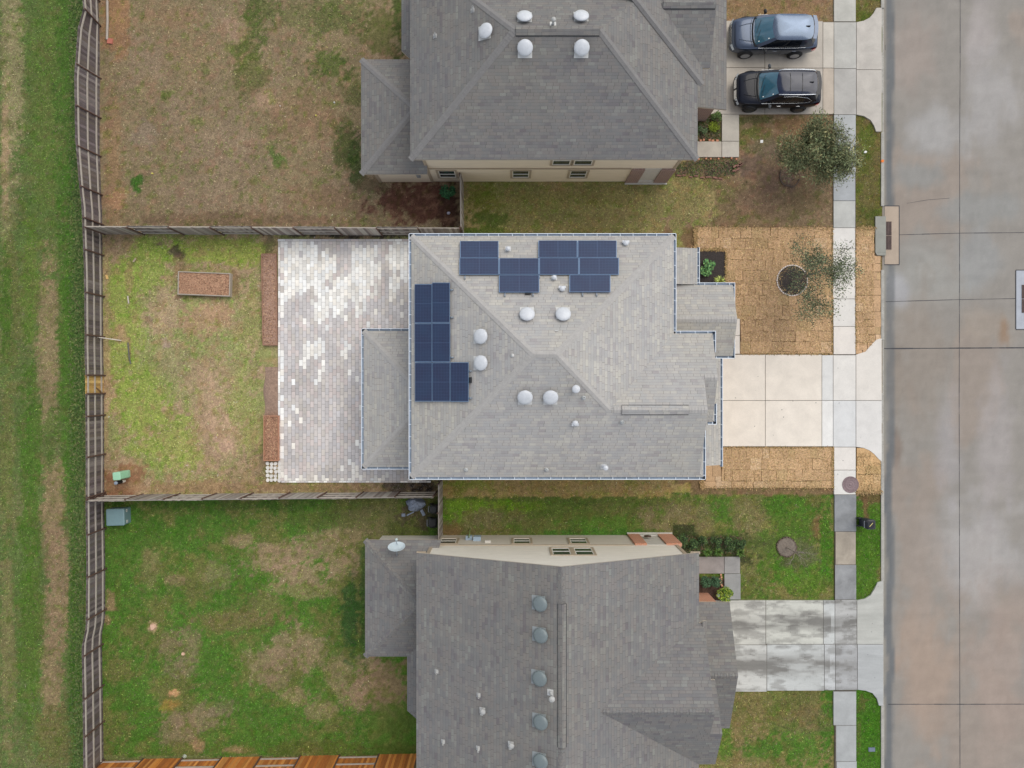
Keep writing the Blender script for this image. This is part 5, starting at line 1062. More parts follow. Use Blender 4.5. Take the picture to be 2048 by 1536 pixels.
vfence('narrow grey fence closing the gap between middle house and lower house', 884, 960, 884, 1070, 2, Vector((-1, 0, 0)), GREY2)
# ================================================================== yard things
BEDW = plain('bed_board_grey', L3(168, 158, 146), .85, var=.15); BEDR = plain('bed_board_red', L3(176, 128, 102), .85, var=.15); BEDB = plain('bed_board_brown', L3(152, 116, 96), .85, var=.15)
def bed(poly, mat, h, label, fillm, fh, th=.045, col=None):
    P = [Vector((GX(x), GY(y), 0)) for x, y in poly]; ce = sum(P, Vector()) / 4
    e = empty('raised_garden_bed', (ce.x, ce.y, 0), label, 'garden bed'); n = len(P); inn = []
    for i in range(n):
        a, b, c = P[i - 1], P[i], P[(i + 1) % n]; e1, e2 = (b - a).normalized(), (c - b).normalized(); s = 1 if (e1.x * e2.y - e1.y * e2.x) > 0 else -1
        inn.append(b + (Vector((-e1.y, e1.x, 0)) + Vector((-e2.y, e2.x, 0))) * s * th)
    for i in range(n):
        j = (i + 1) % n; m = MB(); q = [P[i], P[j], inn[j], inn[i]]; m.hexa([v + Vector((0, 0, -.05)) for v in q], [v + Vector((0, 0, h)) for v in q]); m.build('board', mat, e)
    # lumpy fill
    m = MB(); nx, ny = 22, 10; vs = []; fs = []
    for j in range(ny + 1):
        for i in range(nx + 1):
            u, v = i / nx, j / ny; p = (inn[0].lerp(inn[1], u)).lerp(inn[3].lerp(inn[2], u), v); k = math.sin(math.pi * u) ** .5 * math.sin(math.pi * v) ** .5
            vs.append((p.x, p.y, fh + .03 * k + random.uniform(-.014, .014)))
    for j in range(ny):
        for i in range(nx): a = j * (nx + 1) + i; fs.append([a, a + 1, a + nx + 2, a + nx + 1])
    m.idx(vs, fs, 0, None, True); m.build('mulch_fill', fillm, e)
    m = MB(); r = random.Random(str(poly))
    for _ in range(1100):
        u, v = r.random(), r.random(); p = (inn[0].lerp(inn[1], u)).lerp(inn[3].lerp(inn[2], u), v); t = r.uniform(0, 3.14); l = r.uniform(.02, .07); w_ = r.uniform(.005, .014); d = Vector((math.cos(t), math.sin(t), r.uniform(-.3, .3))); s = Vector((-d.y, d.x, 0)) * w_
        p = Vector((p.x, p.y, fh + .035 + r.uniform(0, .02))); m.face([p - s, p + s, p + s + d * l, p - s + d * l], 0, L3(*VS(r.choice([(184, 144, 114), (164, 124, 98), (204, 168, 134), (130, 96, 76)]), r.uniform(.7, 1.15))))
    tag(m.build('bark_chips', LEAFM, e), kind='stuff')
    return e
MULCHR = plain('mulch_red', L3(172, 130, 106), 1.0, var=.3, scale=16, bumps=.9, fine=(45, .35)); MULCHB = plain('mulch_brown', L3(164, 132, 114), 1.0, var=.3, scale=12, bumps=.9, fine=(45, .3))
bed([(360, 590), (463.5, 594), (465, 548), (361, 544)], BEDW, .3, 'grey framed raised garden bed standing alone in the middle yard lawn', MULCH, .22)
bed([(527, 691), (556, 691), (554, 508), (524, 508)], BEDB, .16, 'longest raised garden bed, brown boards, along the upper left edge of the patio', MULCHB, .12)
bed([(530, 921), (560, 921), (560, 831), (530, 831)], BEDR, .26, 'short reddish framed raised garden bed along the lower left edge of the patio', MULCHR, .18)
m = MB(); vs = []; fs = []; nx, ny = 10, 30
for j in range(ny + 1):
    for i in range(nx + 1):
        u, v = i / nx, j / ny; k = (math.sin(math.pi * u) * math.sin(math.pi * v)) ** .5; vs.append((GX(528 + 32 * u + 2 * math.sin(v * 9)), GY(832 - 98 * v), -.03 + .1 * k + random.uniform(-.012, .012) * k))
for j in range(ny):
    for i in range(nx): a = j * (nx + 1) + i; fs.append([a, a + 1, a + nx + 2, a + nx + 1])
m.idx(vs, fs); o = m.build('soil_patch', SOIL2); tag(o, kind='structure')

def cyl_thing(name, x, y, z0, z1, r, mats_z, label, cat):
    e = empty(name, (x, y, 0), label, cat)
    for i, (a, b, mt, nm, rr) in enumerate(mats_z):
        m = MB(); m.lathe([(rr, a), (rr, b - .01), (rr - .012, b), (.001, b + .004)], Matrix.Translation((x, y, 0)), 18); m.build(nm, mt, e)
    return e
# green pedestal and its marker post
def pedestal(name, x0, x1, y0, y1, h, mat, label, cat, taper=.0, top=.06, rot=0, stickers=()):
    cx, cy = (x0 + x1) / 2, (y0 + y1) / 2; e = empty(name, (cx, cy, 0), label, cat); a, b = (x1 - x0) / 2, (y1 - y0) / 2; R_ = Matrix.Translation((cx, cy, 0)) @ Matrix.Rotation(rot, 4, 'Z')
    def ring(k, z, c=.05, x=0):
        a_, b_ = a * k + x, b * k + x; return [R_ @ Vector(q) for q in ((-a_ + c, -b_, z), (a_ - c, -b_, z), (a_, -b_ + c, z), (a_, b_ - c, z), (a_ - c, b_, z), (-a_ + c, b_, z), (-a_, b_ - c, z), (-a_, -b_ + c, z))]
    m = MB(); m.hexa(ring(1, -.05), ring(1 - taper, h - top)); m.build('cabinet', mat, e)
    m = MB(); m.hexa(ring(1 - taper, h - top, .05, .012), ring(1 - taper, h - .02, .05, .012)); m.hexa(ring(1 - taper, h - .02, .05, .012), ring(.93 - taper, h, .06, .0)); m.bar(R_ @ Vector((0.05, -b * .98, h + .001)), R_ @ Vector((.05, b * .98, h + .001)), .012, .006) if a > .4 else None
    for i in range(6): m.box(0, 0, 0, 0, 0, 0) if False else None
    m.build('lid', mat, e)
    if a < .4:
        m = MB()
        for i in range(7): z = .2 + i * .1; m.bar(R_ @ Vector((a + .004, -b * .75, z)), R_ @ Vector((a + .004, b * .75, z)), .012, .02)
        m.build('louvre', mat, e)
    for (sy_, sz) in stickers:
        m = MB(); q = [R_ @ Vector((a + .006, sy_ + dy, sz + dz)) for dy, dz in ((-.07, -.07), (.07, -.07), (.07, .07), (-.07, .07))]; m.face(q); m.bar(R_ @ Vector((a + .008, sy_ - .03, sz)), R_ @ Vector((a + .008, sy_ + .03, sz)), .006, .05, mat=1); m.build('sticker', [SASH, plain('ink_grey', L3(120, 124, 130), .6)], e)
    return e
GRNB = plain('pedestal_green', L3(150, 198, 166), .5, var=.06); TRB = plain('transformer_green', L3(112, 138, 142), .45, var=.08)
pedestal('utility_pedestal', -21.34, -20.93, -5.14, -4.72, 1.0, GRNB, 'pale green utility pedestal standing in the mulch corner of the middle yard', 'utility box', taper=.03, rot=.08)
pedestal('transformer_box', -21.86, -20.9, -7.62, -6.74, .68, TRB, 'large grey-green transformer box with two white stickers in the lower yard corner', 'utility box', rot=.03, stickers=((-.28, .4), (.3, .4)))
cyl_thing('marker_post', GX(248), GY(962), 0, .87, .09, [(-.05, .3, SASH, 'base', .085), (.3, .78, plain('rubber_black', L3(20, 20, 24), .6), 'sleeve', .1), (.78, .87, plain('cap_grey', L3(140, 152, 168), .5), 'cap', .09)], 'black marker post with grey cap and white base beside the pale green pedestal', 'post')
# loose objects in the yards
def lone_bar(name, x0, y0, z0, x1, y1, z1, wd, ht, mat, label, cat):
    m = MB(); a, b = Vector((GX(x0), GY(y0), z0)), Vector((GX(x1), GY(y1), z1)); m.bar(a, b, wd, ht); o = m.build(name, mat); tag(recenter(o, a), label, cat)
OLDW = plain('old_board', L3(176, 158, 138), .9, var=.2)
m = MB(); m.tube([(GX(215), GY(2), .03), (GX(215.5), GY(40), .03), (GX(214.5), GY(80), .035)], .07, 8); o = m.build('loose_pipe', plain('pipe_tan', L3(160, 150, 140), .6)); tag(recenter(o, (GX(215), GY(40), 0)), 'long thin grey pipe lying beside the fence in the brown upper yard', 'pipe')
m = MB(); m.prism([(GX(215), GY(87)), (GX(225), GY(88)), (GX(226), GY(78)), (GX(214), GY(76))], -.03, .05); o = m.build('paver_brick', plain('red_paver', L3(178, 108, 92), .9)); tag(recenter(o, (GX(220), GY(82), 0)), 'single red paver on the ground at the end of the long pipe', 'brick')
lone_bar('fence_pole', 196, 674, .75, 243, 681, .02, .05, .05, plain('pale_pole', L3(190, 182, 170), .7), 'pale wooden pole leaning from the back fence onto the middle yard', 'pole')
m = MB(); m.tube([(GX(256.5), GY(685), .03), (GX(257.5), GY(700), .03), (GX(259), GY(716), .03), (GX(262), GY(728), .03)], .035, 8); o = m.build('drain_pipe', plain('pipe_dark', L3(92, 92, 88), .6)); tag(recenter(o, (GX(258), GY(700), 0)), 'short dark pipe lying in the middle yard below the leaning pole', 'pipe')
lone_bar('loose_board', 256, 592, .03, 258, 607, .03, .07, .02, plain('pale_pole', None), 'narrow pale board on the grass above the leaning pole', 'board')
lone_bar('loose_board', 267, 524, .03, 272, 517, .03, .08, .03, OLDW, 'short tan board near the top left of the middle yard', 'board')
lone_bar('loose_board', 213, 550, .03, 216, 558, .03, .12, .03, plain('new_wood', L3(214, 178, 116), .8), 'stubby yellow wood offcut right beside the back fence', 'board')
def scrap(name, x, y, r, mat, label, cat, z=0, h=.06, k=6):
    rr = random.Random(label); m = MB(); P = [(GX(x) + r * rr.uniform(.6, 1.1) * math.cos(t * 6.283 / k), GY(y) + r * rr.uniform(.5, 1.1) * math.sin(t * 6.283 / k)) for t in range(k)]; m.hexa([(p[0], p[1], z - .03) for p in P], [(GX(x) + (p[0] - GX(x)) * .8, GY(y) + (p[1] - GY(y)) * .8, z + h) for p in P]); o = m.build(name, mat); tag(recenter(o, (GX(x), GY(y), z)), label, cat)
YEL = plain('yellow_plastic', L3(214, 206, 96), .6); WHT = plain('white_plastic', L3(228, 228, 226), .5)
scrap('yellow_scrap', 305, 347, .06, YEL, 'small yellow scrap right of the green clump in the upper yard', 'litter'); scrap('yellow_scrap', 632, 231, .06, YEL, 'small yellow scrap in the middle of the upper yard', 'litter')
scrap('white_scrap', 669, 205, .05, WHT, 'tiny white scrap in the upper yard above and right of the yellow one', 'litter'); scrap('white_scrap', 897, 426, .13, plain('lilac_scrap', L3(176, 176, 196), .5), 'pale lilac scrap on the dark mulch near the short fence', 'litter')
scrap('clod', 306, 1254, .2, plain('clay', L3(206, 170, 146), .95), 'pale clay clod in the lower yard, left side', 'soil clod', h=.08, k=8); scrap('clod', 366, 1308, .1, plain('clay', None), 'small round pale clod right of the larger one in the lower yard', 'soil clod', k=8)
m = MB(); T = Matrix.Translation((GX(370), GY(1512), .02)); m.lathe([(.09, 0), (.11, .02), (.09, .04), (.07, .02), (.09, 0)], T, 14); m.lathe([(.05, 0), (.05, .05), (.001, .05)], T, 10); o = m.build('hose_reel', plain('pale_grey_green', L3(176, 184, 170), .6)); tag(recenter(o, (GX(370), GY(1512), 0)), 'small pale ring shaped fitting on the grass just above the orange fence', 'fitting')
# side yard clutter by the narrow fence
m = MB(); rr = random.Random(4); vs = []; n = 18
T0 = Vector((GX(832), GY(1008), 0)); rings = [(.5, 0), (.47, .28), (.36, .42), (.16, .5)]
for r_, z in rings:
    for k in range(n): t = 6.283 * k / n; q = r_ * (1 + .16 * math.sin(3 * t + z * 5) + rr.uniform(-.08, .08)); vs.append(T0 + Vector((q * math.cos(t), q * .72 * math.sin(t), z + rr.uniform(-.04, .04))))
fs = [[i * n + k, i * n + (k + 1) % n, (i + 1) * n + (k + 1) % n, (i + 1) * n + k] for i in range(3) for k in range(n)] + [[3 * n + k for k in range(n)]]
m.idx(vs, fs, 0, None, False); m.bar(T0 + Vector((.3, -.3, .1)), T0 + Vector((.45, -.62, .03)), .16, .06); m.bar(T0 + Vector((-.1, -.42, .1)), T0 + Vector((-.5, -.62, .03)), .06, .04); m.box(T0.x - .78, T0.x - .58, T0.y - .68, T0.y - .52, 0, .07)
o = m.build('tarp_bundle', plain('tarp_grey', L3(120, 130, 148), .6, var=.25, scale=6)); tag(recenter(o, T0), 'crumpled blue-grey tarp bundle on the grass beside the dividing fence', 'tarp')
def bin_thing(x0, x1, y0, y1, h, mat, label, lidm=None, wheels=True, handle_left=True):
    cx, cy = (x0 + x1) / 2, (y0 + y1) / 2; e = empty('trash_bin', (cx, cy, 0), label, 'trash bin'); a, b = (x1 - x0) / 2, (y1 - y0) / 2; m = MB()
    R4 = lambda k, z, c, dx=0: [(cx + dx + q[0], cy + q[1], z) for q in ((-a * k + c, -b * k), (a * k - c, -b * k), (a * k, -b * k + c), (a * k, b * k - c), (a * k - c, b * k), (-a * k + c, b * k), (-a * k, b * k - c), (-a * k, -b * k + c))]
    m.hexa(R4(.8, .05, .05), R4(.96, h - .12, .06)); m.hexa(R4(1.0, h - .12, .07), R4(1.0, h - .07, .07)); m.build('body', mat, e)
    m = MB(); m.hexa(R4(1.02, h - .07, .07), R4(1.02, h - .03, .08)); m.hexa(R4(1.0, h - .03, .08), R4(.7, h + .02, .08)); m.build('lid', lidm or mat, e)
    m = MB(); m.tube([(x0 - .04, cy - b * .7, h - .08), (x0 - .08, cy - b * .6, h - .05), (x0 - .08, cy + b * .6, h - .05), (x0 - .04, cy + b * .7, h - .08)], .016, 8); m.build('handle', plain('handle_grey', L3(120, 126, 136), .5), e)
    if wheels:
        for s in (-1, 1): m = MB(); T = Matrix.Translation((x0 + .02, cy + s * b * .8, .13)) @ Matrix.Rotation(math.pi / 2, 4, 'X'); m.lathe([(.001, -.03), (.13, -.03), (.13, .03), (.001, .03)], T, 16); m.build('wheel', DARK, e)
    return e
eb_ = bin_thing(18.93, 19.44, -7.78, -7.26, .98, plain('bin_navy', L3(36, 42, 54), .45), 'dark navy wheeled trash bin on the green verge between the sidewalk and the kerb', plain('bin_lid', L3(18, 20, 28), .3))
m = MB(); m.bar((19.1, -7.62, 1.005), (19.28, -7.42, 1.005), .035, .01); m.build('mark', plain('mark_yellow', L3(190, 180, 110), .6), eb_)
bin_thing(-4.4, -4.0, -6.95, -6.5, .9, plain('bin_black', L3(26, 28, 30), .5), 'upper black bin in the side gap, beside the narrow fence and the tarp'); bin_thing(-4.5, -4.05, -7.75, -7.25, .7, plain('bin_black', None), 'lower black bin in the side gap, beside the narrow fence')
# meter lid, little signs
m = MB(); m.box(GX(1737), GX(1750), GY(1503), GY(1495), -.05, .015); m.box(GX(1738.5), GX(1748.5), GY(1502), GY(1496), .015, .024); o = m.build('meter_lid', plain('lid_slate', L3(104, 116, 132), .6, var=.15)); tag(recenter(o, (GX(1743), GY(1499), 0)), 'slate grey water meter lid in the green verge near the bottom right', 'meter cover')
def yard_sign(x, y, h, label, rot=0, s=.075):
    e = empty('yard_sign', (GX(x), GY(y), 0), label, 'sign'); m = MB(); m.tube([(GX(x), GY(y), -.05), (GX(x), GY(y), h)], .008, 6); m.build('stake', METAL, e)
    m = MB(); T = Matrix.Translation((GX(x), GY(y), h)) @ Matrix.Rotation(rot, 4, 'Z') @ Matrix.Rotation(.25, 4, 'X'); m.hexa([T @ Vector(q) for q in ((-s, -s, 0), (s, -s, 0), (s, s, 0), (-s, s, 0))], [T @ Vector(q) for q in ((-s, -s, .006), (s, -s, .006), (s, s, .006), (-s, s, .006))]); m.build('sign_face', WHT, e)
yard_sign(1519, 287, .35, 'small square white sign on a stake in the upper front lawn')
scrap('paper_scrap', 1730.5, 304, .12, WHT, 'crumpled white paper on the verge below the upper driveway', 'litter', k=5); scrap('orange_mark', 1764, 322, .12, plain('marking_orange', L3(222, 120, 50), .8), 'orange marking paint on the kerb near the upper tree', 'paint mark', z=.0, h=.045)

# ================================================================== plants
def leaf(m, p, d, n, l, w_, c):
    s = d.cross(n).normalized() * w_; m.face([p, p + d * l * .5 + s, p + d * l, p + d * l * .5 - s], 0, c)
def rnd_dir(r):
    while True:
        v = Vector((r.uniform(-1, 1), r.uniform(-1, 1), r.uniform(-1, 1)))
        if .05 < v.length < 1: return v.normalized()
def shrub(name, x, y, r_, h, cols, n, label, cat='shrub', group=None, ll=.09, lw=.03, stem=BARK, flat=1.0):
    r = random.Random(label + str((x, y))); e = empty(name, (GX(x), GY(y), 0), label, cat, group); c0 = Vector((GX(x), GY(y), 0)); m = MB()
    for k in range(9): t = r.uniform(0, 6.28); m.tube([c0 + Vector((0, 0, -.03)), c0 + Vector((math.cos(t) * r_ * .35, math.sin(t) * r_ * .35, h * .45)), c0 + Vector((math.cos(t) * r_ * .75, math.sin(t) * r_ * .75, h * .8))], [.014, .01, .005], 5)
    m.build('stem', stem, e); m = MB()
    cl = [(rnd_dir(r), r.uniform(.45, .95)) for _ in range(max(6, n // 30))]
    for i in range(n):
        d0, rad = r.choice(cl); v = (d0 * rad + rnd_dir(r) * .33); v = v if v.length < 1 else v.normalized(); p = c0 + Vector((v.x * r_, v.y * r_, h * .55 + v.z * h * .45 * flat))
        if p.z < .02: p.z = .02 + r.random() * .05
        b = r.choice(cols); f = r.uniform(.72, 1.25); d = rnd_dir(r); d.z = abs(d.z) * .5; leaf(m, p, d.normalized(), Vector((0, 0, 1)), ll * r.uniform(.6, 1.3), lw * r.uniform(.7, 1.3), L3(*[min(250, q * f) for q in b]))
    m.build('foliage', LEAFM, e); return e
def strap(name, x, y, r_, cols, n, label, cat='plant', z=.03, wd=.02, arc=.35, a0=0, a1=6.283):
    r = random.Random(label); e = empty(name, (GX(x), GY(y), 0), label, cat); c0 = Vector((GX(x), GY(y), z)); m = MB()
    for i in range(n):
        t = r.uniform(a0, a1); L = r_ * r.uniform(.65, 1.05); d = Vector((math.cos(t), math.sin(t), 0)); s = Vector((-d.y, d.x, 0)); c = L3(*VS(r.choice(cols), r.uniform(.8, 1.2))); h = arc * r.uniform(.6, 1.2)
        pts = [c0 + d * L * k / 4 + Vector((0, 0, h * math.sin(math.pi * .8 * k / 4))) for k in range(5)]
        for k in range(4): w0, w1 = wd * (1 - (k / 4) ** 2), wd * (1 - ((k + 1) / 4) ** 2); m.face([pts[k] - s * w0, pts[k] + s * w0, pts[k + 1] + s * w1, pts[k + 1] - s * w1], 0, c)
    m.build('leaves', LEAFM, e); return e
def branchy(m, r, p, d, L, rad, depth, tips, spread=.55, seg=3, gnarl=.18, taper=.62, nb=(2, 4), mids=None):
    pts = [p]; rads = [rad]; q = p.copy(); dd_ = d.copy()
    for i in range(seg):
        dd_ = (dd_ + rnd_dir(r) * gnarl + Vector((0, 0, .04))).normalized(); q = q + dd_ * L / seg; pts.append(q.copy()); rads.append(rad * (1 - (1 - taper) * (i + 1) / seg))
    m.tube(pts, rads, 6 if rad > .015 else 4, 0, None, False)
    if mids is not None and depth <= 2: mids += pts[1:]
    if depth == 0: tips.append((q, dd_)); return
    for k in range(r.randint(*nb)):
        a = rnd_dir(r); a = (a - dd_ * a.dot(dd_)).normalized(); nd = (dd_ * (1 - spread * .5) + a * spread * r.uniform(.6, 1.2)).normalized(); f = r.choice([1.0, .8, .62])
        st = pts[-1] if k < 2 else pts[r.randint(1, seg)]
        branchy(m, r, st.copy(), nd, L * r.uniform(.62, .85) * f ** .3, rads[-1] * r.uniform(.62, .8), depth - 1, tips, spread, seg, gnarl, taper, nb, mids)
def tree(x, y, label, seed, trunk_h, L, rad, depth, bark, leafcols, per_tip, ll, lw, crown_r, lean=(0, 0), spread=.6, top=(0, 0), clump=.22, group=None, cull=None, nb=(2, 4)):
    r = random.Random(seed); c0 = Vector((GX(x), GY(y), -.03)); e = empty('tree', (c0.x, c0.y, 0), label, 'tree', group); m = MB(); tips = []; mids = []
    a = c0.copy(); b = c0 + Vector((lean[0] * .5, lean[1] * .5, trunk_h * .5)); c = c0 + Vector((lean[0], lean[1], trunk_h)); m.tube([a, b, c], [rad * 1.25, rad, rad * .9], 9, 0, None, False)
    for k in range(5):
        t = 6.283 * k / 5 + r.uniform(-.3, .3); d = Vector((math.cos(t) * spread + top[0], math.sin(t) * spread + top[1], r.uniform(.55, 1.1))).normalized(); branchy(m, r, c.copy(), d, L, rad * .6, depth, tips, spread, nb=nb, mids=mids)
    d = Vector((top[0] * .5, top[1] * .5, 1)).normalized(); branchy(m, r, c.copy(), d, L * 1.1, rad * .75, depth, tips, spread, nb=nb, mids=mids)
    m.build('trunk', bark, e)
    if per_tip:
        m = MB(); src = tips + [(q, rnd_dir(r)) for q in mids if r.random() < .7]
        for p, d in src:
            if cull and not cull(p, r): continue
            shade = r.uniform(.75, 1.2); bc = r.choice(leafcols)
            for i in range(r.randint(int(per_tip * .5), int(per_tip * 1.4))):
                q = p + rnd_dir(r) * clump * r.uniform(.2, 1.0); dl = (rnd_dir(r) + d * .9).normalized(); f = shade * r.uniform(.8, 1.2)
                leaf(m, q, dl, rnd_dir(r), ll * r.uniform(.7, 1.4), lw * r.uniform(.7, 1.3), L3(*[min(250, v * f) for v in bc]))
        m.build('crown', LEAFM, e)
    return e
tree(1590, 338, 'dense dark green tree overhanging the sidewalk beside the upper driveway', 21, 1.2, 1.05, .075, 3, BARK, [(122, 130, 94), (106, 116, 84), (132, 136, 98), (92, 102, 74), (142, 136, 98)], 19, .16, .02, 1.8, lean=(.25, .25), spread=.85, top=(.28, .28), clump=.5, nb=(3, 4))
tree(1583, 562, 'sparse young tree with thin grey-green leaves in the white edged ring', 35, 1.6, 1.16, .05, 3, BARKG, [(112, 122, 90), (94, 108, 82), (128, 134, 102), (82, 94, 72)], 9, .085, .024, 1.8, lean=(.22, .06), spread=.95, top=(.3, .1), clump=.42, nb=(3, 4))
tree(1572, 1094, 'bare leafless sapling in the stone ring on the lower front lawn', 51, .9, .55, .03, 2, plain('bark_pale', L3(140, 130, 122), .9, var=.2), [], 0, 0, 0, 1, lean=(.1, -.05), spread=.5, top=(.25, -.15))
def edging(x, y, r_, n, mat, label, name='tree_ring', sz=(.11, .07, .09), fill=None, a0=0, a1=360, jit=.01):
    e = empty(name, (GX(x), GY(y), 0), label, 'garden edging')
    for k in range(n):
        t = math.radians(a0 + (a1 - a0) * k / n); T = Matrix.Translation((GX(x) + (r_ + random.uniform(-jit, jit)) * math.cos(t), GY(y) + (r_ + random.uniform(-jit, jit)) * math.sin(t), 0)) @ Matrix.Rotation(t + math.pi / 2 + random.uniform(-.08, .08), 4, 'Z'); m = MB(); a, b, h = sz[0] / 2, sz[1] / 2, sz[2]
        m.hexa([T @ Vector(q) for q in ((-a, -b, -.03), (a, -b, -.03), (a, b, -.03), (-a, b, -.03))], [T @ Vector(q) for q in ((-a * .85, -b * .8, h), (a * .85, -b * .8, h), (a * .85, b * .8, h), (-a * .85, b * .8, h))]); m.build('edging_stone', mat, e)
    if fill:
        m = MB(); vs = [Vector((GX(x), GY(y), .075))]; n_ = 28
        for k in range(n_): t = 6.283 * k / n_; vs.append(Vector((GX(x) + (r_ - .02) * math.cos(t), GY(y) + (r_ - .02) * math.sin(t), .045)))
        m.idx(vs, [[0, 1 + k, 1 + (k + 1) % n_] for k in range(n_)]); m.build('mulch_fill', fill, e)
edging(1583.5, 561, .83, 40, plain('edging_white', L3(214, 204, 198), .7, var=.15), 'ring of pale edging stones filled with black mulch around the sparse young tree', fill=SOIL)
edging(1573, 1094, .52, 20, plain('edging_brown', L3(98, 84, 74), .9, var=.25), 'low dark stone ring around the bare sapling', sz=(.15, .07, .06), fill=plain('ring_soil', L3(118, 108, 98), 1, var=.35, scale=12, bumps=.8), jit=.02)
edging(1580, 352, .56, 14, plain('edging_brown', None), 'broken brown stone ring under the dense tree', sz=(.16, .07, .05), a0=150, a1=350, jit=.03, fill=None)
# beds by the houses
shrub('shrub', 1411, 537, .42, .5, [(104, 150, 90), (126, 166, 104), (84, 128, 84)], 420, 'round green shrub in the black planting bed of the middle house', ll=.12, lw=.045)
strap('yucca', 1436, 566, .42, [(168, 184, 96), (190, 200, 116), (150, 166, 84)], 34, 'spiky yellow-green plant at the bottom of the black planting bed', arc=.4, wd=.025, a0=.1, a1=3.0)
shrub('shrub', 897, 388, .38, .8, [(58, 104, 66), (72, 120, 78), (46, 84, 56)], 520, 'dark green bushy shrub in the dark mulch behind the short upper fence', ll=.11, lw=.04)
for (x, y, lb) in ((1408, 1160, 'left of the two clipped round shrubs near the lower front walk'), (1429, 1160, 'right of the two clipped round shrubs near the lower front walk')):
    shrub('clipped_shrub', x, y, .31, .62, [(66, 96, 68), (82, 112, 80), (56, 84, 60)], 1100, lb, group='clipped shrubs by the lower walk', ll=.05, lw=.018)
shrub('shrub', 1446, 1185, .42, .6, [(96, 124, 44), (140, 162, 58), (70, 100, 38), (160, 170, 70)], 900, 'yellow-green leafy shrub beside the lower front walk', ll=.07, lw=.026)
cyl_thing('garden_light', GX(1434), GY(1188), 0, .3, .05, [(-.03, .25, METAL, 'stake', .02), (.25, .32, plain('lamp_silver', L3(190, 206, 220), .3), 'lamp_head', .08)], 'small round silver garden light beside the yellow-green shrub', 'garden light')
DKGR = [(58, 80, 48), (70, 94, 54), (48, 66, 42), (84, 104, 60)]
for i, (x, y, r_, pl_) in enumerate(((1361, 1079, .36, 'darkest shrub right beside the brick porch pier'), (1383, 1084, .3, 'small dark shrub second from the brick porch in the upper row'), (1401, 1081, .3, 'dark shrub third from the brick porch in the upper row'), (1428, 1081, .34, 'dark shrub fourth from the brick porch in the upper row'), (1456, 1088, .42, 'broad dark shrub near the right end of the bed'), (1476, 1084, .32, 'dark shrub at the far right end of the bed'))):
    shrub('shrub', x, y, r_, .55, DKGR, 420, pl_ + ' of the lower house', group='dark shrubs in the lower front bed', ll=.09, lw=.028)
for x, y, lb in ((1412, 1103, 'left grassy green clump by the top of the lower walk'), (1434, 1103, 'middle grassy green clump by the top of the lower walk'), (1478, 1104, 'right grassy green clump by the top of the lower walk')):
    strap('grass_clump', x, y, .34, [(84, 116, 56), (104, 134, 64), (70, 98, 48)], 60, lb, arc=.3, wd=.014)
# upper house beds
shrub('shrub', 1402, 262, .28, .4, [(90, 112, 76), (120, 136, 96), (70, 90, 60)], 260, 'small grey-green plant in the left half of the bed under the upper brick wall', ll=.1, lw=.022)
shrub('shrub', 1430, 236, .3, .4, [(78, 100, 56), (96, 116, 62)], 260, 'small dark green plant next to the upper driveway corner', ll=.1, lw=.026)
shrub('ground_cover', 1427, 255, .3, .18, [(112, 130, 38), (130, 146, 48), (96, 112, 36)], 700, 'bright lime mossy mound in the bed under the upper brick wall', cat='plant', ll=.05, lw=.02)
TERR = plain('terracotta_block', L3(188, 132, 104), .9, var=.2); REDB = plain('red_edging', L3(134, 98, 86), .9, var=.25)
def row(label, pts, n, mat, sz, name='edging_brick', cat='edging bricks', jit=.03, ang=None):
    e = empty(name + '_row', (GX(pts[0][0]), GY(pts[0][1]), 0), label, cat); A_, B_ = Vector((GX(pts[0][0]), GY(pts[0][1]), 0)), Vector((GX(pts[1][0]), GY(pts[1][1]), 0)); th = math.atan2(B_.y - A_.y, B_.x - A_.x)
    for k in range(n):
        p = A_.lerp(B_, (k + .5) / n) + Vector((random.uniform(-jit, jit), random.uniform(-jit, jit), 0)); T = Matrix.Translation(p) @ Matrix.Rotation(th + random.uniform(-.35, .35) * (jit * 12), 4, 'Z'); a, b, h = sz[0] / 2 * random.uniform(.8, 1.1), sz[1] / 2, sz[2]
        m = MB(); m.hexa([T @ Vector(q) for q in ((-a, -b, -.04), (a, -b, -.04), (a, b, -.04), (-a, b, -.04))], [T @ Vector(q) for q in ((-a * .94, -b * .9, h), (a * .94, -b * .9, h), (a * .94, b * .9, h), (-a * .94, b * .9, h))]); m.build('brick', mat, e)
row('row of small orange edging bricks between the upper walk and the shaded bed', [(1380, 318), (1478, 316)], 8, TERR, (.1, .09, .05), jit=.09)
row('row of red edging bricks below the shaded bed of the upper house', [(1352, 350), (1446, 357)], 8, REDB, (.26, .07, .05), jit=.05)
row('orange bricks along the bottom of the bed under the upper brick wall', [(1395, 281), (1440, 281)], 5, TERR, (.14, .12, .07), jit=.04)
row('stack of loose brown bricks at the right end of the shaded upper bed', [(1462, 340), (1486, 330)], 6, REDB, (.24, .1, .09), jit=.12)
row('orange stones edging the bed with the two clipped shrubs', [(1440, 1150), (1443, 1172)], 8, plain('orange_stone', L3(204, 150, 120), .9, var=.2), (.1, .09, .05), jit=.06)
m = tuft_scatter('bed_plants', 2400, area_rects([(1352, 322, 1470, 352), (1355, 1072, 1482, 1106), (1396, 232, 1440, 280), (1376, 319, 1475, 328)]), [(70, 84, 52), (88, 102, 58), (66, 66, 50), (120, 100, 76), (104, 90, 76)], (.06, .16), .01)
o = m.build('bed_weeds', LEAFM); tag(o, 'low green weeds and leaf litter scattered in the front beds', 'weeds', kind='stuff')
m = tuft_scatter('gravel', 900, area_rects([(640, 466, 820, 474), (780, 964, 872, 984)]), [(74, 66, 60), (110, 100, 92), (52, 48, 46), (140, 132, 122)], (.03, .07), .0)
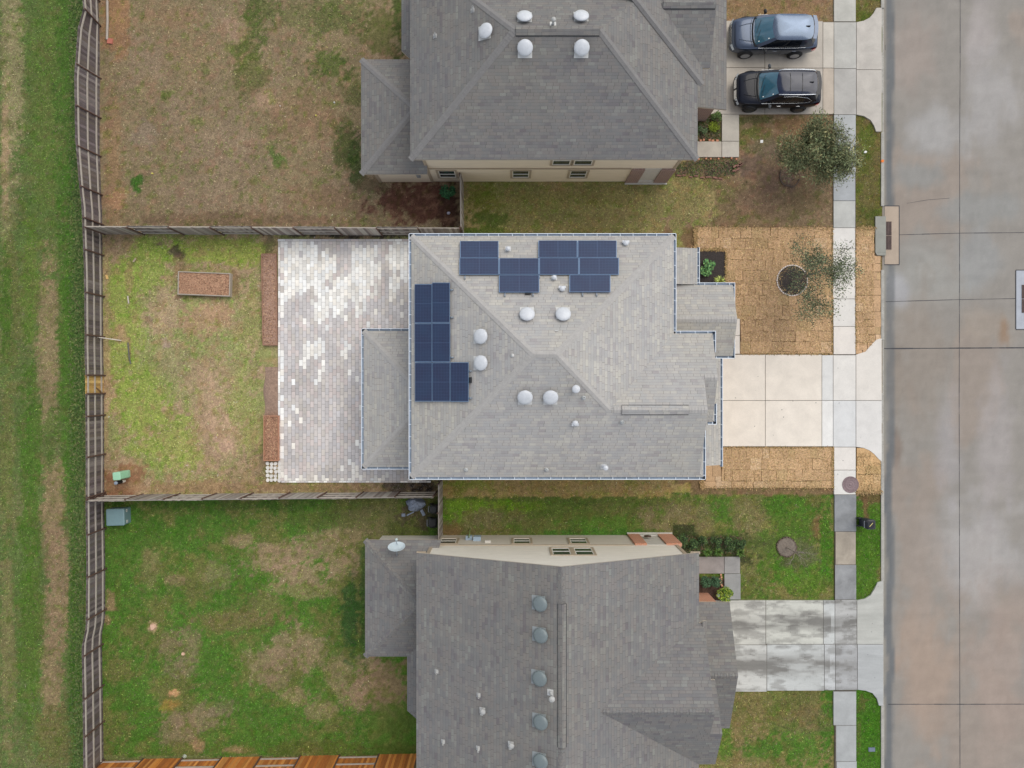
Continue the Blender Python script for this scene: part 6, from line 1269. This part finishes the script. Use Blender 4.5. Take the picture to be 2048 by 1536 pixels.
o = m.build('leaf_litter', LEAFM); tag(o, 'dark leaf litter and debris along the house end of the dividing fences', 'litter', kind='stuff')
m = tuft_scatter('alley_tall', 6500, area_rects([(138, -20, 168, 1560), (150, -20, 170, 1560)]), [(84, 108, 56), (72, 96, 48), (98, 118, 60), (110, 116, 72)], (.08, .2), .0)
o = m.build('tall_grass', LEAFM); tag(o, 'taller dark green grass along the outer foot of the back fence', 'tall grass', kind='stuff')
# ================================================================== cars (front faces -X, toward the house)
def car(name, label, x0, yc, L, hw, roof_z, paint, rims, style):
    """x0 = front bumper, yc = centre line"""
    e = empty(name, (x0 + L / 2, yc, .055), label, 'car'); Z = .055
    P = lambda x, y, z: Vector((x0 + x * L / 4.7, yc + y * hw / .95, Z + z * roof_z / 1.7))
    st = [(.0, .60, .34, .60), (.05, .70, .27, .74), (.16, .79, .22, .86), (.38, .875, .2, .94), (.75, .92, .2, .99), (1.2, .945, .2, 1.03), (1.5, .95, .2, 1.06), (2.2, .95, .2, 1.08), (3.0, .955, .2, 1.1), (3.7, .95, .2, 1.12), (4.15, .925, .23, 1.12), (4.45, .88, .28, 1.08), (4.62, .81, .36, 1.0), (4.7, .70, .44, .8)]
    vs = []; fs = []
    for x, w_, zb, zt in st:
        h = zt - zb; half = [(0, zb), (w_ * .75, zb), (w_ * .95, zb + .06), (w_, zb + h * .42), (w_ * .992, zb + h * .70), (w_ * .955, zb + h * .88), (w_ * .86, zb + h * .975), (w_ * .62, zt + .012), (w_ * .3, zt + .03), (0, zt + .035)]
        ring = half + [(-y, z) for y, z in half[-2:0:-1]]
        vs += [P(x, y, z) for y, z in ring]
    n = 18
    for i in range(len(st) - 1):
        for k in range(n): fs.append([i * n + k, i * n + (k + 1) % n, (i + 1) * n + (k + 1) % n, (i + 1) * n + k])
    fs.append(list(range(n))); fs.append([(len(st) - 1) * n + k for k in range(n)][::-1])
    m = MB(); m.idx(vs, fs); m.build('body', paint, e, weld=True, subsurf=2)
    # greenhouse loops
    def loop(xf, xr_, w_, z, bulge):
        hl = [(xf, 0), (xf + .015, .28), (xf + .05, .56), (xf + .11, .8), (xf + .24, .97), (xf + .42, 1.0), (xf + (xr_ - xf) * .42, 1.0), (xf + (xr_ - xf) * .46, 1.0), (xf + (xr_ - xf) * .72, .99), (xr_ - .42, .965), (xr_ - .16, .88), (xr_ - .05, .62), (xr_ - .01, .3), (xr_, 0)]
        return [P(a, b * w_, z) for a, b in hl], [P(a, -b * w_, z) for a, b in hl]
    LV = [loop(1.16, 4.50, .875, 1.045, 0), loop(1.60, 4.36, .805, 1.33, 0), loop(2.0, 4.2, .70, 1.58, 0)]
    GL = plain('car_glass', L3(48, 92, 112), .05, var=.25, scale=1.5, coat=1.0, spec=.9); GLD = plain('car_glass_dark', L3(18, 22, 28), .08, var=.2, spec=.7)
    pms = [MB() for _ in range(4)]; bps = [MB(), MB()]
    parts = {'windshield': MB(), 'side_window': None, 'rear_window': MB()}
    for sgn in (0, 1):
        for i in range(2):
            lo, hi = LV[i][sgn], LV[i + 1][sgn]
            for k in range(13):
                q = [lo[k], lo[k + 1], hi[k + 1], hi[k]]; q = q if sgn == 1 else q[::-1]
                if k <= 2: parts['windshield'].face(q, 0, smooth=True)
                elif k == 3: pms[sgn * 2].face(q, 0, smooth=True)
                elif k in (4, 5): pass
                elif k == 6: bps[sgn].face(q, 0, smooth=True)
                elif k == 7: pass
                elif k in (8, 9): pms[sgn * 2 + 1].face(q, 0, smooth=True)
                else: parts['rear_window'].face(q, 0, smooth=True)
        for ks, nm in (((4, 5), 'front'), ((7,), 'rear')):
            g = MB()
            for i in range(2):
                lo, hi = LV[i][sgn], LV[i + 1][sgn]
                for k in ks: q = [lo[k], lo[k + 1], hi[k + 1], hi[k]]; g.face(q if sgn == 1 else q[::-1], 0, smooth=True)
            g.build('side_window', GLD, e, weld=True)
    parts['windshield'].build('windshield', GL, e, weld=True); parts['rear_window'].build('rear_window', GLD, e, weld=True); [q_.build('pillar', paint, e, weld=True) for q_ in pms]; [q_.build('pillar', DARK, e, weld=True) for q_ in bps]
    # dark band at the foot of the windshield
    m = MB(); c = [P(a, b, z) for a, b, z in ((1.05, 0, 1.06), (1.08, .45, 1.055), (1.2, .78, 1.045), (1.3, .84, 1.04), (1.34, .8, 1.09), (1.24, .7, 1.10), (1.15, .42, 1.105), (1.12, 0, 1.11))]
    cm = [Vector((v.x, 2 * yc - v.y, v.z)) for v in c]
    for q in (c, cm[::-1]):
        for a, b, c_, d in ((0, 1, 6, 7), (1, 2, 5, 6), (2, 3, 4, 5)) if q is c else ((7, 6, 1, 0), (6, 5, 2, 1), (5, 4, 3, 2)): m.face([q[a], q[b], q[c_], q[d]], 0, smooth=True)
    m.build('cowl', DARK, e)
    # roof skin
    rm = MB(); R0, R0b = LV[2]; ctr = []
    fr = [(0, 1.58), (.35, 1.635), (.75, 1.665), (1.0, 1.675)]
    vs = []; fs = []; full = R0 + R0b[-2:0:-1]; N_ = len(full); cx = P(3.05, 0, 0)
    for t, z in fr[:-1]:
        for v in full: vs.append(Vector((cx.x + (v.x - cx.x) * (1 - t * .55), yc + (v.y - yc) * (1 - t * .75), Z + z * roof_z / 1.7)))
    vs.append(P(3.05, 0, 1.678))
    for i in range(2):
        for k in range(N_): fs.append([i * N_ + k, i * N_ + (k + 1) % N_, (i + 1) * N_ + (k + 1) % N_, (i + 1) * N_ + k])
    for k in range(N_): fs.append([2 * N_ + k, 2 * N_ + (k + 1) % N_, 3 * N_])
    rm.idx(vs, fs); rm.build('roof', style['roof'], e, weld=True)
    m = MB(); q = [P(4.12, .62, 1.6), P(4.2, .3, 1.605), P(4.22, 0, 1.605), P(4.2, -.3, 1.605), P(4.12, -.62, 1.6)]; q2 = [v + Vector((.2, 0, -.03)) for v in q]
    for i in range(4): m.face([q[i], q[i + 1], q2[i + 1], q2[i]][::-1], 0, smooth=True)
    m2 = [v - Vector((0, 0, .03)) for v in q2]
    for i in range(4): m.face([q2[i], q2[i + 1], m2[i + 1], m2[i]][::-1], 0)
    m.build('spoiler', paint, e)
    ch = plain('chrome', L3(200, 204, 210), .15, metal=.9, var=.02)
    if style['rails']:
        for s in (-1, 1): m = MB(); m.tube([P(2.1, s * .63, 1.6), P(2.25, s * .655, 1.655), P(3.1, s * .67, 1.665), P(3.95, s * .645, 1.655), P(4.08, s * .62, 1.61)], .022, 8); m.build('roof_rail', ch, e)
        for s in (-1, 1):
            m = MB(); m.tube([P(1.35, s * .90, 1.03), P(2.2, s * .90, 1.075), P(3.2, s * .905, 1.10), P(3.85, s * .88, 1.15), P(4.0, s * .83, 1.28), P(3.7, s * .765, 1.47), P(3.0, s * .725, 1.56), P(2.4, s * .735, 1.53)], .011, 6); m.build('window_trim', ch, e)
        m = MB(); 
        for yy in (-.02,): pass
        for a in (2.7, 3.35): m.bar(P(a, -.5, 1.684), P(a, .5, 1.684), .02, .006)
        m.build('roof_seam', DARK, e)
    else:
        for s in (-1, 1): m = MB(); m.tube([P(1.4, s * .895, 1.06), P(2.4, s * .91, 1.085), P(3.3, s * .915, 1.11), P(3.9, s * .90, 1.14)], .011, 6); m.build('window_trim', ch, e)
    # antenna fin
    m = MB(); m.hexa([P(3.72, -.03, 1.665), P(3.95, -.035, 1.66), P(3.95, .035, 1.66), P(3.72, .03, 1.665)], [P(3.86, -.008, 1.72), P(3.94, -.01, 1.735), P(3.94, .01, 1.735), P(3.86, .008, 1.72)]); m.build('antenna', DARK, e)
    # wheels
    for wx in (.93, 3.62):
        for s in (-1, 1):
            C0 = P(wx, s * .93, .35); T = Matrix.Translation(C0) @ Matrix.Rotation(-s * math.pi / 2, 4, 'X')
            m = MB(); m.lathe([(.41, -.2), (.41, .02), (.36, .022), (.36, -.2)], T @ Matrix.Translation((0, 0, 0)), 30); m.build('wheel_arch', DARK, e)
            w_ = MB(); w_.lathe([(.22, -.12), (.33, -.12), (.352, -.09), (.352, .06), (.335, .085), (.25, .09), (.235, .07)], T, 30); wo_ = w_.build('wheel', plain('tyre', L3(34, 34, 36), .85, var=.15), e)
            r_ = MB(); r_.lathe([(.238, .085), (.232, .03), (.05, .02), (.05, .05), (.001, .06)], T, 24, 1)
            for k in range(10):
                t = 6.283 * k / 10; a = T @ Vector((.045 * math.cos(t), .045 * math.sin(t), .052)); b = T @ Vector((.225 * math.cos(t + (.12 if k % 2 else -.12)), .225 * math.sin(t + (.12 if k % 2 else -.12)), .066)); r_.bar(a, b, .034, .02, up=(T.to_3x3() @ Vector((0, 0, 1))), mat=0)
            r_.lathe([(.238, .09), (.238, .07), (.215, .068), (.215, .085), (.238, .09)], T, 24, 0); r_.build('rim', [rims, DARK], wo_)
    # mirrors
    for s in (-1, 1):
        m = MB(); T = Matrix.Translation(P(1.78, s * 1.08, 1.08)) @ Matrix.Rotation(s * .25, 4, 'Z'); m.lathe([(.001, -.09), (.07, -.08), (.105, -.02), (.1, .05), (.06, .085), (.001, .095)], T, 14, sx=.75, sy=1.25); m.bar(P(1.72, s * .9, 1.02), P(1.76, s * 1.02, 1.05), .05, .05); m.build('mirror', style['mirror'], e)
    # lights, grille, bumper
    fx = lambda y, z: .0 + (.34 * max(0, abs(y) - .42) ** 1.55 * 1.6) + (z - .5) * .16 * (1 if z > .5 else -.6) + (.0 if z < .75 else (z - .75) * .9)
    def strip(y0, y1, z0, z1, out, mat, nm, ny=8, both=False):
        for s in ((-1, 1) if both else (1,)):
            g = MB()
            for i in range(ny):
                a, b = y0 + (y1 - y0) * i / ny, y0 + (y1 - y0) * (i + 1) / ny
                q = [P(fx(a, z0) - out, s * a, z0), P(fx(b, z0) - out, s * b, z0), P(fx(b, z1) - out, s * b, z1), P(fx(a, z1) - out, s * a, z1)]
                g.face(q if s > 0 else q[::-1], 0, smooth=True)
            g.build(nm, mat, e)
    HL = plain('headlight_glass', L3(176, 186, 196), .1, var=.3, scale=8, coat=1.0); RED = plain('taillight_red', L3(150, 26, 24), .2, coat=.8)
    if style['rails']:
        strip(-.82, .82, .42, .55, .03, DARK, 'lower_grille', 14); strip(.05, .52, .60, .80, .035, ch, 'grille', 6, True); strip(.54, .84, .66, .80, .03, HL, 'headlight', 5, True); strip(-.75, .75, .35, .38, .035, ch, 'bumper_trim', 12)
    else:
        strip(-.5, .5, .52, .80, .035, plain('grille_dark', L3(58, 60, 66), .4, metal=.5, var=.3, scale=20), 'grille', 10); strip(.54, .84, .68, .80, .03, HL, 'headlight', 5, True); strip(-.78, .78, .34, .37, .035, ch, 'bumper_trim', 12)
        g = MB()
        for k in range(13): yy = -.48 + k * .08; g.bar(P(fx(yy, .54) - .05, yy, .54), P(fx(yy, .8) - .05, yy, .8), .012, .02)
        g.build('grille_bar', ch, e)
    for s in (-1, 1):
        g = MB(); q = [P(4.6, s * .6, .98), P(4.48, s * .86, .98), P(4.28, s * .925, .96), P(4.28, s * .935, .86), P(4.5, s * .89, .84), P(4.64, s * .6, .86)]; q = [v + Vector((.02, s * .015, 0)) for v in q]; g.face(q if s < 0 else q[::-1]); g.build('taillight', RED, e)
        for hx in (2.25, 3.3): g = MB(); g.bar(P(hx, s * .975, .86), P(hx + .2, s * .975, .865), .025, .03); g.build('door_handle', ch if style['rails'] else paint, e)
        for hx in (1.62, 2.72): g = MB(); g.tube([P(hx, s * .945, .95), P(hx + .02, s * .958, .6), P(hx, s * .945, .32)], .006, 4); g.build('door_seam', DARK, e)
    for yy in (-.5, .45): g = MB(); g.tube([P(.42, yy * .75, .985), P(.8, yy * .95, 1.035), P(1.12, yy * 1.05, 1.065)], .010, 6); g.build('hood_crease', paint, e)
    g = MB(); g.tube([P(1.12, -.8, 1.06), P(1.0, -.4, 1.08), P(.98, 0, 1.085), P(1.0, .4, 1.08), P(1.12, .8, 1.06)], .008, 5); g.build('hood_seam', DARK, e)
    for a, b in (((1.3, -.1, 1.14), (1.5, .55, 1.26)), ((1.3, -.65, 1.13), (1.48, .02, 1.25))): g = MB(); g.tube([P(*a), P((a[0] + b[0]) / 2 - .02, (a[1] + b[1]) / 2, (a[2] + b[2]) / 2 + .01), P(*b)], .009, 5); g.build('wiper', DARK, e)
    for a, c in (((1.36, -.60, 1.185), WHT), ((1.80, -.58, 1.47), WHT)): g = MB(); g.bar(P(*a) + Vector((0, 0, .02)), P(a[0] + .05, a[1], a[2] + .035) + Vector((0, 0, .02)), .05, .008); g.build('inspection_sticker', c, e)
    # seats and dash seen dimly are left dark behind the glass
    return e
PG = plain('car_paint_grey', L3(68, 78, 96), .28, metal=.85, var=.04, coat=.6); PB = plain('car_paint_black', L3(10, 15, 30), .3, metal=.0, var=.04, coat=.3, spec=.2)
RG = plain('car_roof_grey_sky_tint', L3(78, 90, 108), .2, metal=.85, var=.05, coat=.4); RBk = plain('car_roof_black_sky_tint', L3(16, 28, 54), .12, metal=.0, var=.08, spec=.45)  # lighter roof copies of the paints, sky reflection painted in; black one bluer
car('parked_car', 'dark grey SUV parked in the upper driveway, nearer the top edge', 11.72, 18.78, 4.68, .94, 1.68, PG, plain('rim_silver', L3(176, 178, 184), .3, metal=.8), dict(roof=RG, rails=False, mirror=DARK))
car('parked_car', 'black SUV with chrome roof rails parked in the upper driveway, nearer the tree', 11.98, 15.85, 4.6, .95, 1.66, PB, plain('rim_grey', L3(96, 100, 110), .3, metal=.8), dict(roof=RBk, rails=True, mirror=plain('mirror_grey', L3(70, 74, 78), .3)))
